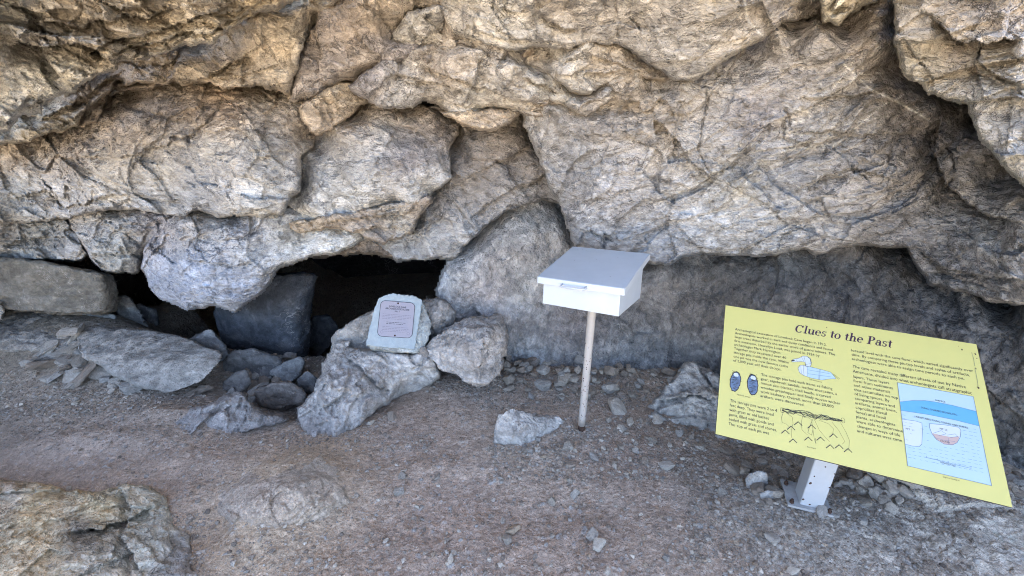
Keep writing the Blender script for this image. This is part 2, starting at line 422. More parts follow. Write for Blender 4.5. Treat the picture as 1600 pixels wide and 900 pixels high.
GS = 2.0
CLIFF = None
QUEUE = []
def S(*a, **k): QUEUE.append((a, k))
def build_queue():
    for i, (a, k) in enumerate(QUEUE):
        P = np.array(a[1], float); lo, hi = P.min(0) - 70, P.max(0) + 70
        fr = []
        for b, _ in QUEUE[i + 1:]:
            Q = np.array(b[1], float)
            if (Q.min(0) < hi).all() and (Q.max(0) > lo).all(): fr.append(Q)
        mass(*a, tuck=fr, **k)
    QUEUE.clear()
def mass(name, poly, ctrl, cols, R=22, bulge=.07, thick=.35, side=7, ledges=(), cracks=(), veins=(), seed=1,
         mat=None, parent=None, jag=1.0, gs=None, pale=.12, tuck=(), tk=.25, **st):
    mat = mat or {'F': M_WALLF, 'D': M_WALLD}.get(WALLMATS.get(seed), M_WALL)
    gs = gs or GS; side = min(side, 3.6)
    P = np.asarray(poly, float)
    x0, y0 = P.min(0) - side - 8; x1, y1 = P.max(0) + side + 8
    x0 = max(x0, -260); x1 = min(x1, 1900); y0 = max(y0, -170); y1 = min(y1, 960)
    gx = np.arange(x0, x1, gs); gy = np.arange(y0, y1, gs)
    X, Y = np.meshgrid(gx, gy); sh = X.shape
    x = X.ravel(); y = Y.ravel()
    pn = np.stack([x, y, np.full_like(x, seed * 13.7)], 1)
    wx = (4.5 * fbm(pn, 1 / 42., 2, seed) + 9 * fbm(pn, 1 / 20., 3, seed + 1, gain=.55)) * jag
    wy = (4.5 * fbm(pn, 1 / 42., 2, seed + 5) + 9 * fbm(pn, 1 / 20., 3, seed + 6, gain=.55)) * jag
    xw, yw = x + wx, y + wy
    d, _, _ = seg_dist(xw, yw, P)
    d = np.where(inside(xw, yw, P), d, -d)
    Yd = tps(ctrl, x, y)[:, 0]
    Yd = np.where(Yd < 1.34, 1.34 - .12 * np.tanh((1.34 - Yd) / .12), Yd) if seed < 30 else Yd
    p0 = pt(x, y, Yd)
    # rolled edge
    t = np.clip(d / (R * .75), 0, 1)
    Yd = Yd + bulge * .48 * (.45 * (1 - np.sqrt(np.clip(1 - (1 - t) ** 2, 0, 1))) + .55 * (1 - t) ** 2) * (1 + .9 * vnoise(pn / 37., seed + 3))
    Yd = Yd + thick * np.clip(-d / side, 0, 1.3) ** 1.0
    # ledges: sharp step, the side on the right-hand of the line drops back and recovers
    for lg in ledges:
        pl, hgt, Ln = lg[:3]; hgt = hgt * 2.2; Ln = Ln * 1.15
        if pl[-1][0] < pl[0][0] and abs(pl[-1][0] - pl[0][0]) > .5 * abs(pl[-1][1] - pl[0][1]): pl = pl[::-1]
        dd, sg, arc = seg_dist(xw, yw, pl, False)
        tp = np.clip(np.minimum(arc, 1 - arc) * 6, 0, 1)
        ends = sstep(0, 1, tp)
        Yd = Yd + np.where(sg > 0, hgt * np.exp(-dd / Ln), 0) * ends - np.where(sg < 0, hgt * .22 * np.exp(-dd / (Ln * .6)), 0) * ends
    for ck in cracks:
        pl, dep, wd = ck[:3]
        if pl[-1][0] < pl[0][0] and abs(pl[-1][0] - pl[0][0]) > .5 * abs(pl[-1][1] - pl[0][1]): pl = pl[::-1]
        dd, sg, arc = seg_dist(xw, yw, pl, False)
        tp = np.clip(np.minimum(arc, 1 - arc) * 8, 0, 1)
        ww = wd * (.35 + 2.2 * np.abs(vnoise(pn / 19., seed + 9)))
        tp = tp * (.25 + .75 * sstep(-.25, .12, vnoise(pn / 26., seed + 15)))
        Yd = Yd + 1.5 * dep * np.exp(-(dd / (ww * .8)) ** 2) * tp + .55 * dep * np.where(sg > 0, np.exp(-dd / 16), 0) * tp
    # crevice where a mass standing in front meets this one
    tsum = np.zeros(len(x))
    for q in tuck:
        dd, _, _ = seg_dist(xw, yw, q)
        tsum = np.maximum(tsum, np.where(inside(xw, yw, q), 1.0, np.exp(-dd / 20.0) * .72 + .28 * np.exp(-dd / 65.0)))
    if len(tuck): Yd = Yd + tk * tsum * np.clip(.75 + 1.6 * vnoise(pn / 60., seed + 29), .1, 1.6)
    if mat in (M_WALL, M_WALLF, M_WALLD) and seed < 30:
        st.setdefault('beds', .055 if seed in (19, 20, 22, 15, 17, 18, 25, 24) else .04); st['facet'] = st.get('facet', .03) * 1.3
    h, tint = detail(p0, seed * 7, **st)
    # keep very thin slivers near the edge calm
    Yd = Yd + h
    V = pt(x, y, Yd)
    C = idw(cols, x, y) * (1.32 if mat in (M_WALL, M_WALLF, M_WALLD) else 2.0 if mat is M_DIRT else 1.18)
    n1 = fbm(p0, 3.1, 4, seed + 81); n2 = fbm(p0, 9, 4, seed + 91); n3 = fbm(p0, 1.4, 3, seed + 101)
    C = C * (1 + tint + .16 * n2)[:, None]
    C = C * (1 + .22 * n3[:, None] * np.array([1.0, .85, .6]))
    kd = .30 if seed not in (32, 34) else .16
    if seed in (17, 18, 19, 20, 22): kd = .45
    C = C * (1 - kd) + C.mean(1, keepdims=True) * kd * np.array([1.02, 1.0, .97])
    pl_ = sstep(.18, .5, n1)[:, None] * pale * 3
    C = C * (1 - np.clip(pl_, 0, .8)) + np.array(PAL) * np.clip(pl_, 0, .8)
    for vn in veins:
        pl, wd, st_ = vn
        dd, sg, arc = seg_dist(x + wx * .6, y + wy * .6, pl, False)
        ww = wd * (.5 + 1.2 * np.abs(vnoise(pn / 17., seed + 19)))
        a = (np.exp(-(dd / ww) ** 2) * st_)[:, None]
        C = C * (1 - a) + np.array([.88, .85, .78]) * a
    keep = d > -side * 1.25
    K = keep.reshape(sh)
    q = K[:-1, :-1] & K[1:, :-1] & K[:-1, 1:] & K[1:, 1:]
    iy, ix = np.nonzero(q)
    W = sh[1]
    Fq = np.stack([iy * W + ix, (iy + 1) * W + ix, (iy + 1) * W + ix + 1, iy * W + ix + 1], 1)
    used = np.zeros(len(x), bool); used[Fq.ravel()] = True
    mp = np.cumsum(used) - 1
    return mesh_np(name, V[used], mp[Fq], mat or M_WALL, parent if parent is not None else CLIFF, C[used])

# ------------------------------------------------------------------ closed boulders
_ico = {}
def ico(sub):
    if sub not in _ico:
        bm = bmesh.new(); bmesh.ops.create_icosphere(bm, subdivisions=sub, radius=1)
        V = np.array([v.co[:] for v in bm.verts]); Fc = np.array([[v.index for v in f.verts] for f in bm.faces])
        bm.free(); _ico[sub] = (V / np.linalg.norm(V, axis=1)[:, None], Fc)
    return _ico[sub]
def hull_planes(P):
    bm = bmesh.new()
    for p in P: bm.verts.new(p)
    r = bmesh.ops.convex_hull(bm, input=bm.verts)
    bm.normal_update()
    c = np.mean(P, 0); out = []
    for f in bm.faces:
        n = np.array(f.normal[:]); dd = n @ (np.array(f.verts[0].co[:]) - c)
        if dd < 0: n, dd = -n, -dd
        if dd > 1e-5: out.append((*n, dd))
    bm.free()
    o = np.array(out)
    return c, o[:, :3], o[:, 3]
def boulder(name, P, colr, sub=6, seed=1, k=26, rough=.02, mat=None, parent=None, dmg=.5, pale=.15, local=True, strata=.006, facet=.012, fscale=9.0, veins=True):
    """closed rock: convex body through the given corner points, worn edges, chipped and layered surface"""
    P = np.asarray(P, float)
    c, n, dd = hull_planes(P)
    U, Fc = ico(sub)
    # even out the sampling of long bodies: stretch the sphere to the box of the points
    ext = (P.max(0) - P.min(0)) / 2; ext = ext / ext.max(); ext = np.clip(ext, .25, 1)
    D = U * ext; D /= np.linalg.norm(D, axis=1)[:, None]
    g = np.clip(D @ n.T, 0, None) / dd
    r = (g ** k).sum(1) ** (-1 / k)
    V = c + D * r[:, None]
    h, tint = detail(V, seed * 5 + 3, big=rough * 1.5, facet=facet, fscale=fscale, strata=strata, speriod=.04, fine=rough * .5, micro=.001, crk=facet * .4)
    nrm = g.argmax(1); nv = n[nrm]
    size = np.median(r)
    V = V - nv * (h * min(1, size / .15))[:, None]
    C = np.tile(np.array(colr) * .95 * np.array([1.07, 1.0, .92]), (len(V), 1))
    n1 = fbm(V, 7, 4, seed + 81); n2 = fbm(V, 16, 3, seed + 91)
    C = C * (1 + tint * .8 + .18 * n2)[:, None]
    a = np.clip(sstep(.1, .5, n1)[:, None] * pale * 3, 0, .8)
    C = C * (1 - a) + np.array(PAL) * a
    base = np.array([c[0], c[1], P[:, 2].min()])
    o = mesh_np(name, V - base if local else V, Fc, mat or M_BOULDER, parent, C)
    if local: o.location = base
    return o
def outline_boulder(name, front, Yf, thick, colr, ridge=(), **kw):
    """front outline given as picture points at depth Yf (number or per-point), body goes back by thick"""
    pts = []
    for i, q in enumerate(front):
        Y = q[2] if len(q) > 2 else Yf
        p = pt(q[0], q[1], Y); pts.append(p)
        cx = np.mean([f[0] for f in front])
        cy = np.mean([f[1] for f in front])
        b = pt(q[0] + (cx - q[0]) * .14, q[1] + (cy - q[1]) * .14, Y + thick); pts.append(b)
    for q in ridge: pts.append(pt(*q))
    return boulder(name, pts, colr, **kw)
# ------------------------------------------------------------------ ground
def gY(x, y, z):      # forward distance of the point of height z seen at picture position x, y
    return float(gp(x, y, z)[1])
BUMPS = []            # (x, y, rx, ry, height)
def gb(px, py, rx, ry, h): q = gp(px, py); BUMPS.append((q[0], q[1], rx, ry, h))
gb(470, 600, .42, .34, -.20); gb(400, 560, .6, .4, -.10); gb(600, 590, .35, .3, -.03)
gb(430, 775, .30, .22, .075); gb(470, 735, .2, .16, .045); gb(330, 820, .10, .2, -.05)
gb(380, 645, .30, .09, .05); gb(300, 650, .35, .14, .03)
BUMPS.append((-3.35, 2.72, .95, .42, .30));
gb(200, 690, .32, .10, .045); gb(80, 705, .25, .10, .04); gb(300, 720, .20, .08, .03); gb(560, 760, .22, .12, .025); gb(250, 655, .22, .07, .035); gb(880, 800, .3, .08, -.012); gb(700, 730, .18, .07, .018)
gb(900, 590, .6, .12, .045); gb(1050, 600, .3, .14, .05)
gb(1250, 800, .26, .20, .03); gb(1560, 850, .5, .45, .06); gb(1400, 870, .25, .3, .02)
gb(60, 620, .8, .4, .06); gb(640, 760, .5, .25, -.02); gb(160, 745, .1, .07, .025)
gb(700, 850, .25, .15, .012)
def gz0(x, y):
    z = np.zeros_like(x)
    for bx, by, rx, ry, h in BUMPS:
        z = z + h * np.exp(-(((x - bx) / rx) ** 2 + ((y - by) / ry) ** 2))
    z = z - .6 * sstep(2.72, 3.5, y) * sstep(-3.1, -2.7, x) * sstep(-.1, -.5, x)
    p = np.stack([x, y, 0 * x], -1).reshape(-1, 3)
    z = z + (.022 * fbm(p, 2.3, 3, 501)).reshape(z.shape)
    # beyond the cave mouth the hillside falls away gently to the plain
    z = z - .12 * np.clip(-1.0 - y, 0, None) ** 1.15 * (y > -60) - .12 * 59 ** 1.15 * (y <= -60)
    return z
FG = {}
def gzv(x, y):
    """height of the finished floor surface"""
    if not FG: return gz0(x, y)
    i = (np.log(np.clip(y, .551, 3.59) / .55) / math.log(3.6 / .55)) * (FG['ny'] - 1)
    s_ = x / (y * .93 + .62); j = (s_ + 1.55) / 3.1 * (FG['nx'] - 1)
    i = np.clip(np.round(i).astype(int), 0, FG['ny'] - 1); j = np.clip(np.round(j).astype(int), 0, FG['nx'] - 1)
    return FG['z'][i, j]
def gz(x, y): return float(gzv(np.array([float(x)]), np.array([float(y)]))[0])
def ground_at(px, py):
    z = 0.0
    for _ in range(6):
        q = gp(px, py, z); z = gz(q[0], q[1])
    return gp(px, py, z)

GCOL = [(c[0], c[1], c[2]) for c in [
    (*gp(700, 800)[:2], (.225, .185, .165)), (*gp(900, 860)[:2], (.215, .178, .158)), (*gp(1000, 720)[:2], (.20, .165, .148)),
    (*gp(620, 680)[:2], (.20, .165, .148)), (*gp(450, 680)[:2], (.235, .20, .18)), (*gp(150, 690)[:2], (.225, .195, .178)),
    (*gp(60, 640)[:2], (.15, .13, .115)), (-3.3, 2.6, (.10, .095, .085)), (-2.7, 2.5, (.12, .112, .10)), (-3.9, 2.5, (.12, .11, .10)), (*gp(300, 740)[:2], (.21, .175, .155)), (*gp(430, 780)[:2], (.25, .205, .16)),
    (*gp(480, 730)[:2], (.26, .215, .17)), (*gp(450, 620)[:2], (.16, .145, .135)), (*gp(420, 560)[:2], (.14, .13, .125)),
    (*gp(880, 600)[:2], (.17, .145, .13)), (*gp(1050, 650)[:2], (.175, .145, .125)), (*gp(1150, 740)[:2], (.165, .135, .115)),
    (*gp(1260, 790)[:2], (.235, .23, .22)), (*gp(1300, 850)[:2], (.225, .22, .215)), (*gp(1200, 830)[:2], (.22, .205, .19)),
    (*gp(1450, 800)[:2], (.33, .32, .305)), (*gp(1560, 850)[:2], (.34, .33, .315)), (*gp(1400, 880)[:2], (.25, .225, .205)),
    (*gp(1500, 895)[:2], (.30, .28, .26)), (*gp(1100, 860)[:2], (.205, .172, .152)), (0, -1, (.24, .20, .15)), (1.5, -1.5, (.24, .20, .15)), (-1.8, -1.2, (.24, .20, .15)),
    (*gp(150, 600)[:2], (.17, .155, .14)), (*gp(850, 700)[:2], (.25, .22, .20))]]
def ground_sheet():
    ny, nx = 545, 850
    Yr = .55 * np.exp(np.linspace(0, math.log((3.6 + .0) / .55), ny))
    s = np.linspace(-1.55, 1.55, nx)
    Yg, S = np.meshgrid(Yr, s, indexing='ij')
    Xg = S * (Yg * .93 + .62)
    x, y = Xg.ravel(), Yg.ravel()
    z = gz0(x, y)
    p = np.stack([x, y, z], -1).astype(np.float32)
    wp = np.stack([fbm(p, 6, 2, 601), fbm(p, 6, 2, 602), 0 * z], 1) * .05
    # trodden crust: low lumps, chips and small pits
    lump = .017 * fbm(p + wp, 6, 3, 611)
    f1, f2, v, rr = cells((p + wp) * np.array([1, 1, 0], np.float32) * 34, 621)
    dens = sstep(-.25, .35, fbm(p, 2.2, 3, 631))
    chip = (.010 * (rr[:, 0] > .1) * sstep(.55, .15, f1) * (.4 + .6 * rr[:, 1])) * dens
    f1b, f2b, vb, rb = cells((p + wp * .5) * np.array([1, 1, 0], np.float32) * 85, 641)
    chip2 = .0028 * sstep(.6, .1, f1b) * (rb[:, 0] > -.2)
    rough = .004 * fbm(p, 38, 3, 651, ridged=True)
    rock = np.zeros(len(x))
    for (px, py, rx, ry) in ((1500, 830, .55, .42), (1600, 800, .4, .4)):
        q = gp(px, py)
        rock = np.maximum(rock, sstep(1.25, .6, np.sqrt(((x - q[0]) / rx) ** 2 + ((y - q[1]) / ry) ** 2) + .35 * fbm(p, 5, 3, 661)))
    hr, tr = detail(p, 77, big=.02, facet=.012, fscale=6, strata=.010, speriod=.05, bed=(.6, -.3, .7), fine=.012, crk=.0)
    z = z + lump + (chip + chip2 + rough) * (1 - rock * .8) - hr * rock
    C = 2.2 * np.array([1.10, 1.0, .85]) * idw([(a, b, c) for a, b, c in [(g[0] * 100, g[1] * 100, g[2]) for g in GCOL]], x * 100, y * 100, 3.4)
    C = C * (1 + .20 * fbm(p, 5, 3, 671) + .18 * fbm(p, 1.6, 3, 672) + .10 * fbm(p, 30, 2, 681))[:, None]
    C = C * (1 - .85 * sstep(2.6, 3.1, y) * sstep(-3.1, -2.7, x))[:, None]  # floor darkened towards the cave interior: its shade put into the colour
    pick = (chip > .002)[:, None] * (.55 + .45 * rr[:, 2:3]) * .8
    C = C * (1 - pick) + np.array((.50, .475, .44)) * pick
    pk2 = ((rb[:, 1] > .80) & (f1b < .35))[:, None] * .6
    C = C * (1 - pk2) + np.array((.62, .60, .55)) * pk2
    C = C * (1 + (tr * .8) * rock)[:, None]
    FG.update(ny=ny, nx=nx, z=z.reshape(ny, nx))
    V = np.stack([x, y, z], 1)
    iy, ix = np.meshgrid(np.arange(ny - 1), np.arange(nx - 1), indexing='ij')
    a = (iy * nx + ix).ravel()
    Fq = np.stack([a, a + 1, a + nx + 1, a + nx], 1)
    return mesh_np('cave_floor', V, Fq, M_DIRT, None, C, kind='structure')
FLOOR = ground_sheet()
def outer_ground():
    xs = np.r_[-1500, -700, -300, -120, -60, -30, -18, np.linspace(-12, 12, 70), 18, 30, 60, 120, 300, 700, 1500]
    ys = np.r_[-1500, -700, -300, -120, -60.01, -40, -25, np.linspace(-18, 8, 76), 20, 60, 300]
    Xg, Yg = np.meshgrid(xs, ys)
    x, y = Xg.ravel(), Yg.ravel()
    z = gz0(x, y) - .05 - .12 * ((y > .6) & (y < 3.5)) - .3 * ((y > 2.5) & (y < 5))
    p = np.stack([x, y, z], -1)
    C = np.tile(np.array((.40, .33, .24)), (len(x), 1)) * (1 + .25 * fbm(p, 1.3, 3, 701))[:, None]
    n = len(xs); iy, ix = np.meshgrid(np.arange(len(ys) - 1), np.arange(n - 1), indexing='ij'); a = (iy * n + ix).ravel()
    return mesh_np('hillside_ground', np.stack([x, y, z], 1), np.stack([a, a + 1, a + n + 1, a + n], 1), M_DIRT, None, C, kind='structure')
outer_ground()

# ------------------------------------------------------------------ cliff: unseen light-shaping roof over the cave mouth, back chamber, and the rock face itself
CLIFF = tag(empty('cliff_face', (0, 0, 0)), kind='structure')
def shell(name, path, zs=None, xs=None, seed=0, amp=.12, tone=TAN):
    """rough sheet: path of (a, b) swept along the other axis"""
    path = np.array(path, float)
    seg = np.hypot(*(path[1:] - path[:-1]).T); cum = np.r_[0, np.cumsum(seg)]
    t = np.linspace(0, cum[-1], int(cum[-1] / .12))
    A = np.interp(t, cum, path[:, 0]); B = np.interp(t, cum, path[:, 1])
    if xs is not None:
        X, I = np.meshgrid(xs, np.arange(len(t))); Pq = np.stack([X, A[I], B[I]], -1)
    else:
        Z, I = np.meshgrid(zs, np.arange(len(t))); Pq = np.stack([A[I], B[I], Z], -1)
    sh = Pq.shape[:2]; p = Pq.reshape(-1, 3)
    p = p + amp * np.stack([fbm(p, .9, 4, seed + k) for k in range(3)], 1)
    f1, f2, v, rr = cells(p * 1.7, seed + 9)
    p = p + (v * rr).sum(1)[:, None] * np.array([.05, .12, .08])
    C = np.tile(np.array(tone), (len(p), 1)) * (1 + .2 * fbm(p, 2.2, 3, seed + 4) + .1 * rr[:, 1])[:, None]
    n = sh[1]; iy, ix = np.meshgrid(np.arange(sh[0] - 1), np.arange(n - 1), indexing='ij'); a = (iy * n + ix).ravel()
    return mesh_np(name, p, np.stack([a, a + 1, a + n + 1, a + n], 1), M_WALL, CLIFF, C)
shell('unseen_rock_roof', [(7.5, 1.9), (3.6, 2.3), (2.6, 2.28), (1.9, 2.24), (1.5, 2.22), (1.25, 2.45), (.95, 2.75), (.68, 3.15), (.6, 3.6), (.9, 4.3), (2.2, 6), (4.5, 8), (8, 11), (22, 15)],
      xs=np.linspace(-14, 14, 150), seed=3)  # unseen brow, its profile shaped to hold off overhead sky and sun
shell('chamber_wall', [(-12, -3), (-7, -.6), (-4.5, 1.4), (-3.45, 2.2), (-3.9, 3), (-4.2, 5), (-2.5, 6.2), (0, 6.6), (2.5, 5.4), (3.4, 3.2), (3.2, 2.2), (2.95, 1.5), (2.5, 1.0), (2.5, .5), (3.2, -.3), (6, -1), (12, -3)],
      zs=np.linspace(-1.2, 4.5, 56), seed=23, tone=(.07, .06, .055))  # blackness of the deep chamber put into the wall tone

# --- back to front -------------------------------------------------
# leaning slab and the smooth recess wall behind the box and the sign
S('recess_wall', [(690, 430), (700, 405), (712, 392), (735, 345), (755, 330), (800, 312), (850, 303), (905, 250), (1700, 250), (1950, 400), (1950, 830), (1560, 790), (1400, 700), (1200, 640), (1000, 625), (860, 625), (780, 610), (755, 560), (735, 530), (700, 500), (684, 460)],
  [(690, 430, 2.62), (780, 600, 2.62), (800, 320, 2.72), (870, 420, 2.66), (900, 610, 2.42), (1000, 500, 2.58), (1000, 400, 2.66), (1150, 600, 2.35), (1250, 420, 2.45), (1300, 560, 2.2), (1450, 430, 2.15), (1450, 620, 1.95), (1600, 520, 1.78), (1600, 740, 1.58), (1750, 600, 1.45)],
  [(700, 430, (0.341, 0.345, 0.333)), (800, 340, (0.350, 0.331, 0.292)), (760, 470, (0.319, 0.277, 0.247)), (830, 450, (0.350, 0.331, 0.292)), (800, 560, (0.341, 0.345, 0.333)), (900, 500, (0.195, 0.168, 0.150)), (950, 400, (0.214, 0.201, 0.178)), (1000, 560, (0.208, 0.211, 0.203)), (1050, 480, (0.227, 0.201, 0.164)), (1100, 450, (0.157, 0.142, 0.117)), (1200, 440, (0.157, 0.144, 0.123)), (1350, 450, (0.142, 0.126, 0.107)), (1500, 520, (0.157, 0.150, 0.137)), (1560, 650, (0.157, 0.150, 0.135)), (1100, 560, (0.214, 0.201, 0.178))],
  R=26, bulge=.05, thick=.35, seed=2, mat=M_SMOOTH, side=6, gs=2.7,
  ledges=[([(905, 300), (892, 350), (897, 390), (880, 430)], .03, 30), ([(735, 470), (770, 520), (790, 560), (808, 600)], .04, 26)],
  cracks=[([(783, 330), (778, 360), (770, 400)], .02, 1.6)],
  big=.05, facet=.022, fscale=4.5, strata=.012, speriod=.07, bed=(.7, .2, -.6), fine=.016, micro=.002, crk=.003, flat=(1, 1, .7), jag=.8, pale=.10)
# dark slab between the two big bulges
S('rock_slab', [(560, 372), (572, 384), (606, 396), (618, 406), (655, 404), (691, 403), (712, 402), (735, 372), (765, 345), (800, 325), (850, 312), (885, 320), (885, 250), (850, 180), (770, 150), (650, 170), (560, 240), (530, 330)],
  [(600, 400, 2.62), (700, 400, 2.60), (700, 300, 2.55), (780, 220, 2.52), (860, 300, 2.58), (600, 330, 2.55)],
  [(620, 395, BLU), (700, 390, (.40, .40, .38)), (720, 300, (.27, .25, .225)), (730, 230, (.22, .185, .15)), (780, 220, (.20, .165, .13)), (830, 260, (.20, .17, .14)), (820, 300, (.25, .24, .225)), (700, 340, (.30, .29, .275))],
  R=30, bulge=.10, thick=.5, seed=4, ledges=[([(840, 225), (760, 262), (690, 300)], .03, 30), ([(870, 268), (790, 300), (725, 345)], .035, 26), ([(700, 330), (650, 372), (600, 385)], .03, 16)],
  strata=.014, speriod=.045, bed=(.45, .2, .85), facet=.02, fscale=4, crk=.006)
# small ceiling slab at the back of the opening
S('rock_slab', [(470, 395), (560, 350), (640, 360), (625, 400), (560, 396), (480, 398)], [(480, 395, 2.85), (620, 395, 2.8), (560, 360, 2.8)],
  [(500, 390, BRN), (620, 390, BRN)], seed=5, thick=.4, R=14)
# low left wall below the ledge: two blocks with cracks
S('rock_block', [(-290, 320), (-20, 330), (60, 338), (105, 345), (112, 358), (122, 376), (136, 395), (128, 402), (100, 407), (55, 407), (0, 402), (-290, 410)],
  [(0, 340, 2.45), (0, 400, 2.58), (110, 350, 2.45), (120, 400, 2.52), (-120, 370, 2.4)],
  [(0, 340, GRW), (60, 380, (.32, .32, .29)), (100, 400, GRY)], seed=6, R=20, bulge=.05, thick=.5,
  ledges=[([(0, 385), (50, 370), (110, 372)], .03, 16), ([(0, 350), (60, 350), (105, 352)], .025, 12)], strata=.014, speriod=.04, bed=(-.1, .2, 1))
S('rock_block', [(100, 330), (180, 325), (300, 335), (300, 350), (262, 362), (232, 390), (222, 412), (218, 422), (195, 424), (170, 425), (152, 414), (140, 398), (124, 372), (110, 350)],
  [(120, 350, 2.42), (170, 420, 2.52), (260, 350, 2.38), (230, 400, 2.45)],
  [(130, 350, GRW), (180, 400, (.33, .33, .30)), (260, 350, PUR)], seed=7, R=20, bulge=.06, thick=.5,
  cracks=[([(196, 362), (207, 375), (218, 386), (228, 378), (234, 362), (232, 350)], .035, 1.8)],
  ledges=[([(112, 348), (160, 345), (195, 352), (240, 350)], .02, 10), ([(140, 395), (180, 398), (220, 392)], .02, 12)], strata=.012, speriod=.035, bed=(.05, .2, 1))
# hanging bluish lobe over the cave mouth
S('hanging_rock_lobe', [(225, 392), (252, 345), (300, 325), (440, 320), (470, 330), (560, 345), (572, 366), (566, 374), (552, 380), (533, 389), (512, 396), (485, 400), (462, 407), (440, 414), (427, 423), (421, 440), (414, 452), (395, 468), (380, 478), (368, 483), (354, 480), (338, 474), (318, 478), (292, 481), (270, 474), (254, 466), (240, 455), (234, 446), (232, 432), (221, 419)],
  [(240, 360, 2.36), (330, 350, 2.28), (330, 470, 2.30), (240, 420, 2.40), (380, 400, 2.22), (440, 350, 2.26), (420, 440, 2.36), (520, 380, 2.36), (560, 360, 2.40), (290, 410, 2.24)],
  [(260, 440, (.29, .33, .40)), (300, 420, (.27, .32, .41)), (340, 465, (.29, .34, .42)), (380, 440, (.29, .33, .41)), (350, 350, GRY), (380, 360, (.34, .34, .37)), (450, 380, (.45, .46, .44)), (530, 370, (.50, .51, .48)), (250, 360, PUR), (300, 350, GRW), (390, 400, (.38, .40, .40))],
  seed=8, R=26, bulge=.09, thick=.45, side=6,
  cracks=[([(255, 372), (262, 352), (250, 385), (238, 398), (226, 404)], .02, 1.8), ([(436, 335), (438, 352), (434, 374)], .02, 1.6), ([(454, 365), (462, 378), (468, 390)], .015, 1.3), ([(520, 372), (524, 382), (500, 390)], .01, 1.2)],
  ledges=[([(285, 400), (330, 412), (370, 415), (400, 410)], .025, 14)],
  big=.05, facet=.02, fscale=4.2, strata=.006, speriod=.05, fine=.018, bed=(-.2, .2, 1), crk=.006, jag=.7, pale=.10)
# central bulge
S('rock_bulge', [(440, 345), (430, 320), (455, 290), (470, 260), (468, 200), (500, 160), (560, 150), (640, 158), (700, 178), (719, 190), (716, 206), (704, 226), (700, 240), (702, 262), (704, 276), (690, 290), (675, 300), (662, 312), (640, 318), (600, 325), (560, 335), (520, 345), (470, 352)],
  [(460, 340, 2.32), (500, 200, 2.38), (600, 170, 2.36), (590, 260, 2.16), (700, 220, 2.42), (660, 300, 2.22), (520, 300, 2.2), (560, 335, 2.2)],
  [(560, 180, (.36, .29, .22)), (640, 180, TAN), (690, 200, BRN), (590, 210, GRW), (570, 250, (.38, .375, .36)), (640, 250, PUR), (560, 290, (.42, .43, .42)), (660, 290, (.46, .46, .43)), (500, 310, (.45, .46, .45)), (480, 220, GRW)],
  seed=9, R=28, bulge=.11, thick=.4, side=6,
  ledges=[([(610, 330), (560, 338), (480, 350)], .02, 14)], cracks=[([(640, 250), (628, 268), (632, 280)], .008, 2)],
  big=.05, facet=.018, fscale=4, strata=.008, speriod=.06, fine=.015, bed=(.35, .2, .9), crk=.004, jag=.7, pale=.14)
S('rock_ledge', [(430, 356), (500, 338), (580, 325), (640, 314), (668, 306), (672, 314), (660, 325), (655, 335), (650, 352), (640, 362), (625, 372), (600, 378), (575, 372), (560, 362), (520, 356), (470, 362)],
  [(440, 350, 2.32), (560, 345, 2.34), (660, 315, 2.36), (600, 375, 2.46)],
  [(480, 350, OCH), (560, 345, TAN), (620, 350, (.42, .40, .34)), (600, 370, BRN), (655, 320, TAND)],
  seed=10, R=10, bulge=.03, thick=.3, side=5, ledges=[([(500, 348), (560, 342), (610, 334), (650, 330)], .04, 12), ([(540, 362), (590, 355), (640, 358)], .03, 10)], strata=.02, speriod=.03, bed=(.3, .2, .9), facet=.02, fscale=8)
